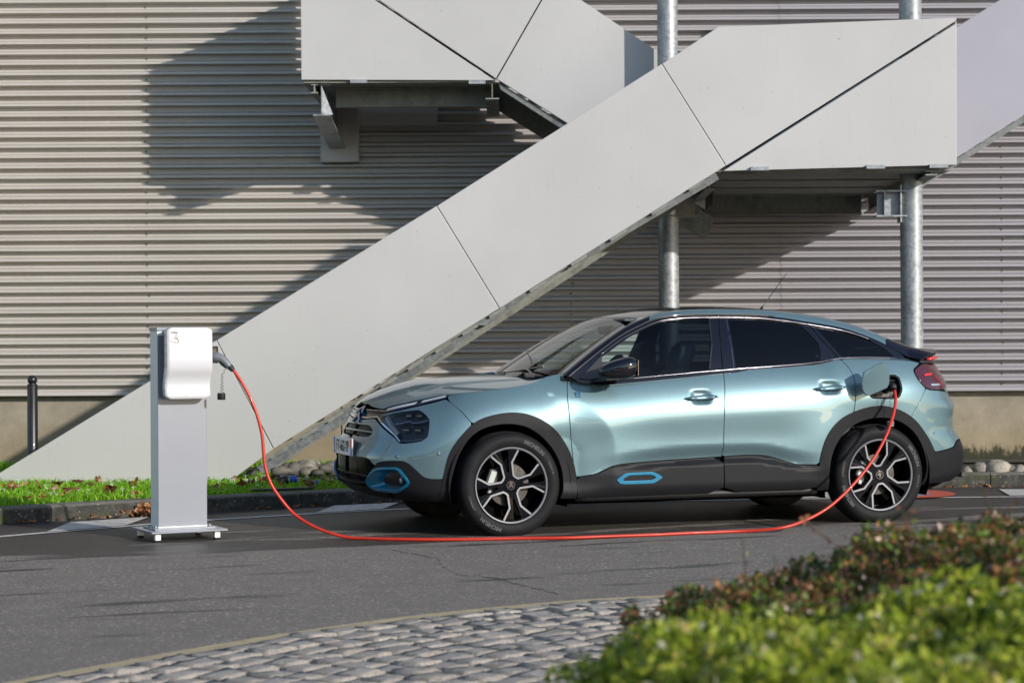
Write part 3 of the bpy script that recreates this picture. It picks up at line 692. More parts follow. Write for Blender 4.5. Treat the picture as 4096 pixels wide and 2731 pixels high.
for _ in range(900):
    if len(placed) >= 64: break
    x = rng.uniform(-2.25, .1); y = rng.uniform(17.0, 18.35); r = rng.uniform(.045, .085)
    if any((x-a)**2+(y-b_)**2 < (.72*(r+c_))**2 for a, b_, c_ in placed): continue
    placed.append((x, y, r)); stone(x, y, .10+r*.35+rng.uniform(0, .03), r, 'rounded grey river stone heaped behind the grass under the sloping stair panel', 'stones heaped under the stairs')
for u, r, dz, lab in ((3805, .055, 0, 'small pale river stone at the car tail end of the row on the kerb'), (3822, .065, .01, 'low pale river stone second from the car tail on the right kerb'), (3873, .06, 0, 'pinkish low stone in the middle left of the kerb row'), (3910, .045, 0, 'small light stone between two low stones on the right kerb'),
                  (3930, .08, .03, 'rounded pinkish stone left of the biggest stone on the kerb'), (3992, .115, .03, 'biggest round grey stone standing on the right kerb'), (4030, .06, .0, 'small stone right beside the biggest stone on the kerb'), (4045, .07, .015, 'brown rounded stone at the far right of the kerb row'), (4078, .06, 0, 'flat pale stone nearest the right picture edge')):
    x = (u-2048)/8000*17.25; stone(x, 17.28+rng.uniform(0, .08), .11+dz, r, lab, 'stones along the right kerb')
for _ in range(40):
    x = rng.uniform(1.0, 5.4); stone(x, np.interp(x, [q.x for q in kerbL], [q.y for q in kerbL])+rng.uniform(.32, .7), .10, rng.uniform(.035, .06), 'small rounded stone lying low behind the right kerb', 'small stones behind the right kerb')
# black hose end with blue fittings lying in the grass
t = empty('garden_hose', (-1.75, 15.5, .13), label='black hose with blue fittings lying in the grass behind the orange cable', cat='hose')
hp = [D(575, 1128, 15.25), D(610, 1131, 15.3), D(650, 1132, 15.33), D(690, 1128, 15.4), D(715, 1122, 15.5), D(724, 1113, 15.65), D(716, 1104, 15.8)]
mb = MB(); mb.tube([Vector((q.x, q.y, max(q.z, .135)))-t.location for q in smoothline(hp, 5)], .011, 8); mb.build('tube', M['satin_black'], t, smooth=True)
q = D(667, 1100, 15.9)-t.location
MB().tube([q+Vector((-.09, 0, -.02)), q+Vector((-.02, 0, .0))], .035, 12).build('coupling', M['dark_plastic'], t); MB().tube([q, q+Vector((.05, 0, 0))], .028, 12).build('blue_ring', M['plate_blue'], t)
MB().tube([q+Vector((.2, -.05, -.03)), q+Vector((.23, -.05, -.02))], .02, 10).build('blue_nut', M['plate_blue'], t)

# ================================================================== HEDGES IN THE FOREGROUND
def leafcloud(name, pts, size, mat, vert=.0, parent=None, tones=None, aspect=.5, **k):
    n = len(pts); P = np.array(pts); s = size*rng.uniform(.6, 1.35, n)[:, None]
    d = rng.normal(0, 1, (n, 3)); d[:, 2] = d[:, 2]*.6+vert; d /= np.linalg.norm(d, axis=1, keepdims=True)
    u = np.cross(d, rng.normal(0, 1, (n, 3))); u /= np.linalg.norm(u, axis=1, keepdims=True); w = np.cross(d, u)
    v = np.stack([P, P+d*s*.45+u*s*aspect*.5+w*s*.06, P+d*s, P+d*s*.45-u*s*aspect*.5+w*s*.06], 1).reshape(-1, 3)
    me = bpy.data.meshes.new(name); me.vertices.add(4*n); me.vertices.foreach_set('co', v.ravel()); me.loops.add(4*n); me.loops.foreach_set('vertex_index', np.arange(4*n, dtype=np.int32))
    me.polygons.add(n); me.polygons.foreach_set('loop_start', (np.arange(n)*4).astype(np.int32)); me.polygons.foreach_set('loop_total', np.full(n, 4, np.int32)); me.update(calc_edges=True)
    a = me.attributes.new('tone', 'FLOAT', 'POINT'); tn = np.clip(rng.normal(.5, .25, n), 0, 1) if tones is None else tones
    a.data.foreach_set('value', np.repeat(tn, 4).astype(np.float32)); return link(name, me, M[mat], parent, **k)
def surface_points(n, x0f, top, y0, y1, x1):
    out = []
    while len(out) < n:
        y = rng.uniform(y0, y1); x = rng.uniform(x0f(y), x1); h = top(x, y)
        dl = rng.exponential(.055); z = h-dl
        e = min(1, (x-x0f(y))/.16, (y-y0)/.10+.3, (y1-y)/.12+.2)
        z = z-(1-math.sqrt(max(0, 1-(1-e)**2)))*.25 if e < 1 else z
        if z < .03: continue
        out.append((x, y, z))
    return out
def bump2(x, y): return .020*math.sin(9*x+3*y)+.018*math.sin(17*x-11*y)+.014*math.sin(31*x+23*y)
leafcloud('weeds', WEEDS, .024, 'grass', vert=.25, aspect=.8, kind='stuff')
# green front shrub
gt = lambda x, y: np.interp(x, [.02, .14, .28, .55, .9, 1.6], [.44, .57, .65, .69, .725, .745])+bump2(x, y)-.05*max(0, (3.5-y))
gx0 = lambda y: .085*(y/3.6)+.03*math.sin(20*y)
g1 = empty('low_shrub', (.9, 3.6, 0), label='bright yellow-green low shrub filling the bottom right foreground', cat='shrub')
pts = surface_points(52000, gx0, gt, 3.05, 4.15, 1.75)
# side facing the camera
for _ in range(15000):
    x = rng.uniform(.1, 1.7); pts.append((x, 3.10+abs(rng.normal(0, .06)), rng.uniform(.1, gt(x, 3.1))))
for _ in range(5000):
    y = rng.uniform(3.05, 4.2); pts.append((gx0(y)+abs(rng.normal(0, .04)), y, rng.uniform(.05, gt(.15, y)-.02)))
leafcloud('foliage', np.array(pts)-[.9, 3.6, 0], .023, 'hedge_green', vert=.55, parent=g1)
mb = MB()
for _ in range(150):
    x, y = rng.uniform(.2, 1.6), rng.uniform(3.1, 4.1); mb.tube([(x-.9, y-3.6, 0), (x-.9+rng.normal(0, .03), y-3.6+rng.normal(0, .03), .3), (x-.9+rng.normal(0, .06), y-3.6+rng.normal(0, .05), gt(x, y)-.02)], .003, 4)
mb.build('stems', M['bark'], g1)
# red and green shrub behind it
rt = lambda x, y: np.interp(x, [.25, .38, .50, .70, .90, 1.15, 1.6, 2.2], [.42, .53, .585, .645, .705, .755, .80, .84])+bump2(x*1.3, y)-.06*max(0, (4.5-y))
rx0 = lambda y: .27*(y/4.6)+.03*math.sin(13*y)
g2 = empty('low_shrub', (1.3, 4.7, 0), label='red-brown and green shrub behind the bright green one, in front of the car tail', cat='shrub')
pts = surface_points(60000, rx0, rt, 4.15, 5.35, 2.3)
for _ in range(5000):
    y = rng.uniform(4.2, 5.3); pts.append((rx0(y)+abs(rng.normal(0, .04)), y, rng.uniform(.05, rt(.4, y)-.02)))
leafcloud('foliage', np.array(pts)-[1.3, 4.7, 0], .0195, 'hedge_red', vert=.3, parent=g2, aspect=.62)
mb = MB(); tips = []
for _ in range(130):
    x, y = rng.uniform(.3, 2.2), rng.uniform(4.2, 5.3); top_ = rt(x, y)+(rng.uniform(.02, .10) if rng.random() < .38 else -.02); lx = rng.normal(0, .09)
    P_ = [(x, y, .0), (x+lx*.3, y, .35), (x+lx*.7, y+rng.normal(0, .02), rt(x, y)-.03), (x+lx, y, top_)]
    mb.tube([np.array(p)-[1.3, 4.7, 0] for p in P_], [.005, .004, .0025, .0015], 4)
    for k in np.linspace(0, 1, 7): tips.append(np.array(P_[2])*(1-k)+np.array(P_[3])*k+rng.normal(0, .006, 3))
mb.build('stems', M['bark'], g2)
leafcloud('shoot_leaves', np.array(tips)-[1.3, 4.7, 0], .02, 'hedge_red', vert=.5, parent=g2)
# one long thin shoot reaching left in front of the cable
sh = [D(1985, 1290, 5.0), D(1940, 1262, 5.0), D(1900, 1237, 5.0), D(1870, 1215, 5.0), D(1848, 1190, 5.0)]
mb = MB(); mb.tube([q-Vector((1.3, 4.7, 0)) for q in sh], .0022, 5); mb.build('long_shoot', M['bark'], g2)
leafcloud('shoot_leaves', [np.array(q)-[1.3, 4.7, 0] for q in sh for _ in range(3)], .022, 'hedge_red', parent=g2)

# belt of autumn trees across the road behind the viewpoint: it shows only as reflections in glass and paint
PT = []
for k, (x, r, h) in enumerate(((-34, 5, 9), (-25, 6, 11), (-15, 5, 8.5), (-6, 6, 10), (4, 5.5, 9), (13, 6, 10.5), (23, 5, 8), (33, 6, 9.5))):
    y = -38-3*math.sin(k*2.1)
    a = rng.normal(0, 1, (1500, 3)); a /= np.linalg.norm(a, axis=1, keepdims=True); a *= (rng.uniform(.35, 1, 1500)**.4)[:, None]; PT.append(a*[r, r, h*.42]+[x, y, h*.58])
leafcloud('tree_belt', np.concatenate(PT), .95, 'far_foliage', aspect=.8, kind='stuff')

# ================================================================== THE CAR
# car coordinates: x back from the nose, y towards the camera (near side +), z up

def pchip(xs,ys):
    xs=np.array(xs,float); ys=np.array(ys,float); h=np.diff(xs); d=np.diff(ys)/h
    m=np.zeros(len(xs)); 
    for i in range(1,len(xs)-1):
        if d[i-1]*d[i]>0:
            w1=2*h[i]+h[i-1]; w2=h[i]+2*h[i-1]; m[i]=(w1+w2)/(w1/d[i-1]+w2/d[i])
    m[0]=d[0]; m[-1]=d[-1]
    def f(x):
        x=np.asarray(x,float); xc=np.clip(x,xs[0],xs[-1]); i=np.clip(np.searchsorted(xs,xc)-1,0,len(xs)-2)
        t=(xc-xs[i])/h[i]; a=ys[i]; b=ys[i+1]
        return (2*t**3-3*t**2+1)*a+(t**3-2*t**2+t)*h[i]*m[i]+(-2*t**3+3*t**2)*b+(t**3-t**2)*h[i]*m[i+1]
    return f
def smooth(a,b,x):
    t=np.clip((x-a)/(b-a),0,1); return t*t*(3-2*t)
# plan curve, densely smoothed
_pl=np.array([(0.02,-.45),(0.015,-.3),(0.0,-.15),(0.0,0),(0.0,.15),(0.015,.3),(.045,.45),(.105,.60),(.20,.715),(.34,.80),(.52,.85),(.70,.875),(.86,.883),(1.2,.885),(1.8,.89),(2.4,.893),(3.0,.893),(3.53,.890),(3.8,.868),(4.0,.825),(4.15,.755),(4.26,.63),(4.31,.45),(4.33,.25),(4.335,0),(4.33,-.25),(4.31,-.45)])
def _catmull(P,n=40):
    out=[]
    for i in range(1,len(P)-2):
        p0,p1,p2,p3=P[i-1],P[i],P[i+1],P[i+2]
        d1=np.sqrt(np.linalg.norm(p1-p0));d2=np.sqrt(np.linalg.norm(p2-p1));d3=np.sqrt(np.linalg.norm(p3-p2))
        for k in range(n):
            t=k/n
            m1=((p1-p0)/d1-(p2-p0)/(d1+d2)+(p2-p1)/d2)*d2
            m2=((p2-p1)/d2-(p3-p1)/(d2+d3)+(p3-p2)/d3)*d2
            out.append((2*t**3-3*t**2+1)*p1+(t**3-2*t**2+t)*m1+(-2*t**3+3*t**2)*p2+(t**3-t**2)*m2)
    return np.array(out)
_c=_catmull(_pl)
i0=np.argmin(abs(_c[:700,1]))if 0 else None
# start at y=0 front
k0=[i for i in range(len(_c)-1) if _c[i,1]<=0<_c[i+1,1]][0]
_c=_c[k0:]
ke=[i for i in range(len(_c)-1) if _c[i,0]>4 and _c[i,1]>=0 and _c[i+1,1]<0]
if ke:_c=_c[:ke[0]+1]
_c[0,1]=0;_c[-1,1]=0
_sl=np.r_[0,np.cumsum(np.linalg.norm(np.diff(_c,axis=0),axis=1))]
SMAX=_sl[-1]
# smooth curve by gaussian along arc
_s=np.linspace(0,SMAX,1400)
_x=np.interp(_s,_sl,_c[:,0]); _y=np.interp(_s,_sl,_c[:,1])
def _gs(a,par):
    n=60; w=np.exp(-0.5*(np.arange(-n,n+1)/14.)**2); w/=w.sum()
    l=a[n:0:-1]*par; r=a[-2:-n-2:-1]*par
    return np.convolve(np.r_[l,a,r],w,'valid')
_x=_gs(_x,1); _y=_gs(_y,-1)
_tx=np.gradient(_x,_s); _ty=np.gradient(_y,_s)
_l=np.hypot(_tx,_ty); _nx=-_ty/_l; _ny=_tx/_l     # outward normal (front: -x)
def plan(s):
    return [np.interp(s,_s,a) for a in (_x,_y,_nx,_ny)]
nose=pchip([.15,.20,.24,.30,.40,.50,.60,.66,.72,.76,.80,.85,.90,1.0,1.2],[.20,.13,.07,.01,-.03,-.03,.0,.02,.03,.035,.045,.085,.15,.30,.5])
tail=pchip([.15,.25,.34,.45,.55,.64,.70,.776,.87,.94,1.0,1.1,1.18,1.3],[-.2,-.03,.06,.07,.04,-.01,-.01,.0,-.05,-.06,-.085,-.12,-.17,-.3])
# belt / top line as function of x
top=pchip([-.1,.05,.16,.36,.50,.72,1.06,1.25,1.40,1.93,2.38,2.75,3.10,3.25,3.7,3.9,4.4],[.79,.80,.812,.854,.90,.936,.979,.985,.985,1.018,1.051,1.069,1.09,1.118,1.12,1.12,1.12])
clad=pchip([1.0,1.3,1.5,1.7,1.95,2.33,2.55,2.70,2.85,3.0,3.2],[.36,.385,.415,.44,.462,.476,.476,.462,.432,.41,.40])
# crescent ridge behind the front wheel (x,z)
CR=np.array([(1.20,.90),(1.30,.885),(1.37,.868),(1.44,.82),(1.50,.75),(1.56,.67),(1.59,.59),(1.595,.51),(1.59,.43),(1.58,.33)])
_q=np.arange(len(CR)); _t=np.linspace(0,len(CR)-1,46); CR=np.stack([pchip(_q,CR[:,0])(_t),pchip(_q,CR[:,1])(_t)],1)
for _ in range(10): CR[1:-1]=.25*CR[:-2]+.5*CR[1:-1]+.25*CR[2:]
def sdist(x,z):
    best=np.full(np.shape(x),9.); sg=np.zeros(np.shape(x))
    for a,b in zip(CR[:-1],CR[1:]):
        d=b-a; t=np.clip(((x-a[0])*d[0]+(z-a[1])*d[1])/(d@d),0,1)
        px=x-a[0]-t*d[0]; pz=z-a[1]-t*d[1]; r=np.hypot(px,pz); c=d[0]*pz-d[1]*px
        m=r<best; best=np.where(m,r,best); sg=np.where(m,np.sign(c),sg)
    return best*sg   # >0 on the right/outer side
def off(s,z):
    x,y,nx,ny=plan(s)
    side=smooth(.25,.95,abs(ny)); 
    d=top(x)-z
    a=.055+.055*side
    o=-a*np.clip((.32-d)/.32,0,2)**2.1
    o=o-.055*np.clip((.31-z)/.11,0,2)**2
    # door body: slight inward lean below the bulge, undercut above the cladding
    dm=smooth(1.35,2.0,x)*(1-smooth(2.70,3.15,x))
    zc=clad(x)
    o=o-dm*(.014*smooth(.80,.58,z)+.030*smooth(zc+.095,zc-.01,z))
    o=o+dm*.034*smooth(zc-.004,zc-.05,z)
    # crescent recess
    sd=sdist(x,z)
    din=np.clip(-sd,0,.26)
    o=o-.135*(np.sqrt(din*din+.02**2)-.02)*smooth(1.08,1.26,x)*(1-smooth(1.62,1.75,x))*smooth(1.02,.86,z)*smooth(.22,.34,z)
    # arch flares
    for wx,ra in ((.86,.50),(3.505,.50)):
        r=np.hypot(x-wx,(z-.33)); up=smooth(.35,.6,z)
        o=o+.006*np.exp(-((r-ra)/.11)**2)*up*side
    # rear haunch
    o=o+.014*np.exp(-((x-3.45)/.38)**2-((z-.93)/.10)**2)
    o=o-.010*side*smooth(2.95,3.12,x)*(1-smooth(3.9,4.1,x))*smooth(.40,.3,z)
    return o
def P(s,z,e=0.):
    s=np.asarray(s,float); z=np.asarray(z,float)
    x,y,nx,ny=plan(s); o=off(s,z)+e
    wf=1-smooth(0.,.75,x); wr=smooth(3.75,4.30,x)
    return np.stack([x+nx*o+nose(z)*wf*(1) +tail(z)*wr, y+ny*o, z+0*x],-1)
def N(s,z,h=.004):
    a=P(s+h,z)-P(s-h,z); b=P(s,z+h)-P(s,z-h); n=np.cross(a,b); 
    n/=np.linalg.norm(n,axis=-1,keepdims=True)+1e-12
    m=(n[...,0]*plan(s)[2]+n[...,1]*plan(s)[3])<0
    n[m]*=-1
    return n
zr=pchip([.9,1.05,1.15,1.35,1.6,1.8,1.95,2.1,2.3,2.5,2.75,3.0,3.3,3.5,3.65,3.8,3.93,4.05,4.2,4.4],[.93,.99,1.045,1.17,1.32,1.415,1.455,1.477,1.490,1.494,1.489,1.476,1.438,1.392,1.345,1.285,1.235,1.210,1.195,1.14])
drop=pchip([1.0,1.9,2.2,3.4,4.2],[.085,.07,.05,.05,.06])
def T(x,y):
    x=np.asarray(x,float);y=np.asarray(y,float)
    return np.stack([x+0*y,y+0*x,zr(x)-drop(x)*(abs(y)/.62)**2.2],-1)
def G(x,z):
    x=np.asarray(x,float);z=np.asarray(z,float)
    zb=1.03
    w=-.020*np.clip((2.3-x)/1.1,0,2)**2-.075*np.clip((x-2.4)/1.4,0,2)**2
    return np.stack([x+0*z,.800-.40*(z-zb)-.45*np.clip(z-zb,0,1)**2+w,z+0*x],-1)
zh=pchip([.0,.033,.061,.127,.205,.339,.507,.733,1.02,1.2],[.79,.80,.825,.868,.905,.955,.987,1.006,1.02,1.03])

YAW = R(18.2)
caxx, caxy = math.cos(YAW), math.sin(YAW)
CO = Vector((-.0113-caxx*.86-caxy*.885, 12.88-caxy*.86+caxx*.885, 0))
car = empty('parked_car', CO, YAW, label='pale blue-green electric crossover car parked with its charging flap open and cable plugged in', cat='car')
def L(P): P = np.asarray(P, float).copy(); P[..., 1] *= -1; return P       # car coordinates -> local coordinates
def inpoly(x, y, poly):
    c = np.zeros(np.shape(x), bool); n = len(poly); j = n-1
    for i in range(n):
        xi, yi = poly[i]; xj, yj = poly[j]
        m = ((yi > y) != (yj > y)); xx = (xj-xi)*(y-yi)/((yj-yi) if yj != yi else 1e-12)+xi; c ^= m & (x < xx); j = i
    return c
def chaikin(P, n=1, closed=True):
    P = [np.array(p, float) for p in P]
    for _ in range(n):
        Q = []; k = len(P)
        for i in range(k):
            a, b_ = P[i], P[(i+1) % k]; Q += [a*.86+b_*.14, a*.14+b_*.86]
        P = Q
    return P
def resample(P, step):
    out = []; k = len(P)
    for i in range(k):
        a, b_ = P[i], P[(i+1) % k]; n = max(1, int(round(np.linalg.norm(b_-a)/step)))
        for q in range(n): out.append(a+(b_-a)*q/n)
    return np.array(out)
def area(P): x, y = P[:, 0], P[:, 1]; return .5*np.sum(x*np.roll(y, -1)-np.roll(x, -1)*y)
def fnormal(fn, A, B, e, ref, h=.003):
    a = fn(A+h, B, e)-fn(A-h, B, e); b_ = fn(A, B+h, e)-fn(A, B-h, e); n = np.cross(a, b_); n /= np.linalg.norm(n, axis=1, keepdims=True)+1e-12
    p = fn(A, B, e); m = ((p-np.array(ref))*n).sum(1) < 0; n[m] *= -1; return n
REF = (2.2, 0, .55)
def patch(name, outer, holes=(), fn=None, e=0.0, rim=.022, step=.021, inset=.0034, mat='paint', parent=None, round_=1, merge=False, dense=(), bev=.0016, both=True, ref=REF, keep0=False):
    """curved panel cut from a body surface: outline and holes in surface coordinates, a rounded edge and a return flange; one object per car side"""
    fn = fn or (lambda a, b, e: P(a, b, e))
    loops = []
    for k, Lp in enumerate([outer]+list(holes)):
        Q = np.array(chaikin(Lp, round_)) if round_ else np.array([np.array(p, float) for p in Lp])
        if merge: Q[:, 0] = np.where(Q[:, 0] < .012, 0, Q[:, 0])
        if (area(Q) < 0) != (k > 0): Q = Q[::-1]
        Q = resample(Q, step*.7)
        t = np.roll(Q, -1, 0)-np.roll(Q, 1, 0); t /= np.linalg.norm(t, axis=1, keepdims=True)+1e-9; nin = np.stack([-t[:, 1], t[:, 0]], 1)
        m = np.ones(len(Q)) if not merge else (Q[:, 0] > .004)
        Q = Q+nin*inset*np.asarray(m, float)[:, None]; loops.append((Q, -nin))
    O_ = loops[0][0]; lo, hi = O_.min(0), O_.max(0)
    gx, gy = np.meshgrid(np.arange(lo[0]+step/2, hi[0], step), np.arange(lo[1]+step/2, hi[1], step)); gx = gx.ravel(); gy = gy.ravel()
    for (sx_, sz_, r, st_) in dense:
        ax_, ay_ = np.meshgrid(np.arange(sx_-r, sx_+r, st_), np.arange(sz_-r*.7, sz_+r*.7, st_)); k = (abs(gx-sx_) < r) & (abs(gy-sz_) < r*.7)
        gx = np.r_[gx[~k], ax_.ravel()]; gy = np.r_[gy[~k], ay_.ravel()]
    ok = inpoly(gx, gy, O_)
    for Q, _ in loops[1:]: ok &= ~inpoly(gx, gy, Q)
    gx, gy = gx[ok], gy[ok]
    allb = np.concatenate([Q for Q, _ in loops]); d = np.min(np.hypot(gx[:, None]-allb[:, 0], gy[:, None]-allb[:, 1]), 1) if len(gx) else np.zeros(0)
    gx, gy = gx[d > step*.42], gy[d > step*.42]
    pts = [Vector((a, b_)) for a, b_ in allb]+[Vector((a, b_)) for a, b_ in zip(gx, gy)]
    edges = []; o = 0
    for Q, _ in loops: k = len(Q); edges += [(o+i, o+(i+1) % k) for i in range(k)]; o += k
    vs, _, fs, _, _, _ = delaunay_2d_cdt(pts, edges, [], 0, 1e-6)
    U = np.array([(v.x, v.y) for v in vs]); F = np.array([list(f) for f in fs if len(f) == 3]); C = U[F].mean(1)
    ok = inpoly(C[:, 0], C[:, 1], O_)
    for Q, _ in loops[1:]: ok &= ~inpoly(C[:, 0], C[:, 1], Q)
    F = F[ok]
    Pt = fn(U[:, 0], U[:, 1], e); Nn = fnormal(fn, U[:, 0], U[:, 1], e, ref)
    V = [Pt]; NV = [Nn]; FF = []
    fa = np.cross(Pt[F[:, 1]]-Pt[F[:, 0]], Pt[F[:, 2]]-Pt[F[:, 0]]); s = (fa*Nn[F[:, 0]]).sum(1) < 0; F[s] = F[s][:, ::-1]
    FF = [tuple(f) for f in F]; cnt = len(U)
    for Q, nout in loops:
        k = len(Q); A = fn(Q[:, 0], Q[:, 1], e); n_ = fnormal(fn, Q[:, 0], Q[:, 1], e, ref)
        B = fn(Q[:, 0]+nout[:, 0]*.003, Q[:, 1]+nout[:, 1]*.003, e); o_ = B-A; o_ /= np.linalg.norm(o_, axis=1, keepdims=True)+1e-9
        R0, R1, R2 = A, A+o_*bev*.9-n_*bev*.9, A+o_*bev*.9-n_*rim
        mid = n_+o_; mid /= np.linalg.norm(mid, axis=1, keepdims=True)
        V += [R0, R1, R1, R2]; NV += [n_, mid, o_, o_]
        # winding: test one face
        for ra, rb in ((0, 1), (2, 3)):
            for i in range(k):
                j = (i+1) % k
                if merge and Q[i, 0] < .004 and Q[j, 0] < .004: continue
                f = (cnt+ra*k+i, cnt+ra*k+j, cnt+rb*k+j, cnt+rb*k+i); FF.append(f)
        cnt += 4*k
    V = np.concatenate(V); NV = np.concatenate(NV)
    FF2 = []
    for f in FF:
        if len(f) == 4:
            a = np.cross(V[f[1]]-V[f[0]], V[f[3]]-V[f[0]]); FF2.append(f if (a*NV[f[0]]).sum() > 0 or np.linalg.norm(a) < 1e-14 else f[::-1])
        else: FF2.append(f)
    res = []
    def emit(V, NV, FF):
        me = bpy.data.meshes.new(name); me.from_pydata(L(V).tolist(), [], [tuple(int(q) for q in f[::-1]) for f in FF]); me.update()
        me.polygons.foreach_set('use_smooth', [True]*len(me.polygons)); me.normals_split_custom_set_from_vertices(L(NV).tolist())
        return link(name, me, M[mat], parent or car)
    Vm = V*[1, -1, 1]; Nm = NV*[1, -1, 1]; Fm = [f[::-1] for f in FF2]
    if merge: n0 = len(V); return emit(np.concatenate([V, Vm]), np.concatenate([NV, Nm]), FF2+[tuple(q+n0 for q in f) for f in Fm])
    res.append(emit(V, NV, FF2))
    if both: res.append(emit(Vm, Nm, Fm))
    return res
def both_sides(fn_):
    return [fn_(1), fn_(-1)]
def mirrorV(V, sd): return [(p[0], p[1]*sd, p[2]) for p in V]
class CB(MB):
    """mesh builder in car coordinates, side = +1 near, -1 far"""
    def done(s, name, mat, side=1, parent=None, smooth=False):
        V = L(np.array(s.v)*[1, side, 1]); F = [f[::-1] for f in s.f] if side > 0 else s.f
        return mesh(name, V, F, M[mat], parent or car, smooth)
def on(s, z, e=0.0): return Vector(P(np.array([s]), np.array([z]), e)[0])
def onG(x, z, e=0.0): return Vector(GE(np.array([x]), np.array([z]), e)[0])
def GE(x, z, e=0.0):
    g = G(x, z); n = np.stack([0*x, np.ones_like(x)*.87, np.ones_like(x)*.48], -1); return g+n*e
def TE(x, y, e=0.0): t = T(x, y); t[..., 2] += e; return t

# ---- outlines shared by neighbouring panels, (s, z) along the body and up
HOOD = [(.0, .797), (.142, .800), (.396, .808), (.432, .823), (.546, .849), (.634, .873), (.784, .896), (.985, .909), (1.15, .921), (1.310, .933), (1.50, .954), (1.61, .970), (1.68, .990), (1.735, 1.018)]
GAPF = [(1.911, 1.020), (1.880, .968), (1.864, .876), (1.869, .751), (1.878, .64), (1.890, .523), (1.905, .399), (1.914, .368)]
GAPM = [(2.997, 1.047), (2.986, .966), (2.966, .85), (2.958, .754), (2.958, .62), (2.958, .540), (2.954, .476)]
GAPR = [(3.877, 1.122), (3.914, 1.075), (3.938, 1.021), (3.938, .956), (3.930, .86), (3.918, .758)]
ARF = [(.963, .225), (1.017, .336), (1.030, .372), (1.051, .469), (1.080, .571), (1.136, .651), (1.208, .724), (1.270, .757), (1.352, .779), (1.415, .789), (1.480, .793), (1.545, .787), (1.607, .772), (1.712, .719), (1.803, .640), (1.874, .523), (1.902, .43), (1.914, .368), (1.914, .295), (1.909, .231)]
IRF = [(1.024, .214), (1.062, .33), (1.086, .42), (1.115, .519), (1.159, .610), (1.200, .655), (1.260, .695), (1.350, .722), (1.446, .730), (1.552, .713), (1.600, .690), (1.649, .660), (1.736, .579), (1.790, .500), (1.820, .420), (1.830, .350), (1.828, .290), (1.806, .232)]
ARR = [(3.653, .235), (3.655, .330), (3.660, .408), (3.685, .526), (3.729, .623), (3.801, .698), (3.855, .733), (3.918, .758), (3.99, .782), (4.068, .795), (4.125, .797), (4.180, .791), (4.271, .768), (4.376, .714), (4.458, .641), (4.519, .551), (4.555, .461), (4.587, .370), (4.597, .304), (4.518, .25)]
IRR = [(3.735, .235), (3.728, .30), (3.729, .384), (3.742, .46), (3.765, .525), (3.831, .621), (3.875, .655), (3.935, .688), (4.0, .710), (4.064, .722), (4.12, .725), (4.176, .721), (4.24, .707), (4.303, .684), (4.395, .621), (4.450, .545), (4.485, .45), (4.500, .36), (4.495, .29), (4.480, .245)]
CLF = [(1.914, .366), (2.046, .383), (2.113, .413), (2.160, .433), (2.230, .446), (2.513, .460), (2.954, .476)]
CLR = [(2.954, .476), (3.10, .483), (3.215, .482), (3.280, .476), (3.350, .458), (3.437, .429), (3.500, .412), (3.660, .406)]
HL = [(.430, .766), (.507, .781), (.634, .802), (.728, .812), (.774, .813), (.82, .800), (.866, .780), (.899, .753), (.906, .702), (.905, .643), (.868, .618), (.805, .607), (.751, .602), (.730, .604), (.654, .643), (.548, .702)]
BLK = [(.544, .454), (.565, .470), (.593, .478), (.688, .488), (.775, .488), (.812, .473), (.853, .439), (.893, .399), (.917, .383), (.950, .374), (1.030, .372)]
TL = [(4.597, 1.085), (4.463, 1.050), (4.449, 1.026), (4.469, .967), (4.520, .920), (4.575, .905), (4.690, .900), (4.80, .910), (4.90, .94), (4.95, 1.03), (4.93, 1.085)]
PORT = [(4.075, 1.008), (4.269, 1.014), (4.300, .995), (4.305, .910), (4.275, .855), (4.227, .845), (4.060, .850), (4.036, .870), (4.045, .985)]

# ---- dark inner shell that closes the shut lines, with openings for wheels, charging port and the nose
gs, gz = np.meshgrid(np.linspace(0, SMAX, 320), np.linspace(.215, 1.10, 70))
zt_ = top(plan(gs)[0])-.01; gz = .215+(gz-.215)*(zt_-.215)/(1.10-.215)
for side in (1, -1):
    V = P(gs, gz, -.03); V = np.where((gs < 1.0)[..., None], P(gs, gz, -.10), V); ny, nx_ = gs.shape
    X = V[..., 0]; Zz = V[..., 2]; F = []
    for i in range(ny-1):
        for j in range(nx_-1):
            x = X[i:i+2, j:j+2].mean(); z = Zz[i:i+2, j:j+2].mean(); s_ = gs[i, j]
            if math.hypot(x-.862, z-.33) < .425 and 1.0 < s_ < 2 or math.hypot(x-3.505, z-.33) < .425 and 3.4 < s_ < 4.7: continue
            if 4.03 < s_ < 4.31 and .845 < z < 1.02: continue
            q = i*nx_+j; F.append((q, q+1, q+nx_+1, q+nx_))
    mesh('inner_shell', L(V.reshape(-1, 3)*[1, side, 1]), F, M['void'], car)
# floor, firewall and wheel houses
mb = CB(); mb.box((2.2, 0, .235), (3.6, 1.50, .05)); mb.box((2.2, 0, .20), (2.1, 1.2, .06)); mb.box((.40, 0, .27), (.55, 1.2, .03)); mb.box((4.05, 0, .30), (.5, 1.3, .04)); mb.done('underbody', 'void')
mb = CB(); mb.box((1.10, 0, .62), (.04, 1.55, .72)); mb.box((.9, 0, .80), (.7, 1.3, .03)); mb.done('firewall', 'void')
for wx in (.862, 3.505):
    for side in (1, -1):
        mb = CB(); n_ = 26
        for k in range(n_+1):
            a = math.pi*(-.12+1.24*k/n_); r = .415
            for y in (.865, .50): mb.v.append((wx+r*math.cos(a), y, .33+r*math.sin(a)))
        for k in range(n_): mb.f.append((2*k, 2*k+2, 2*k+3, 2*k+1))
        c_ = len(mb.v); mb.v.append((wx, .50, .33)); mb.f += [(2*k+1, 2*k+3, c_) for k in range(n_)]
        mb.done('wheel_arch_liner', 'void', side)

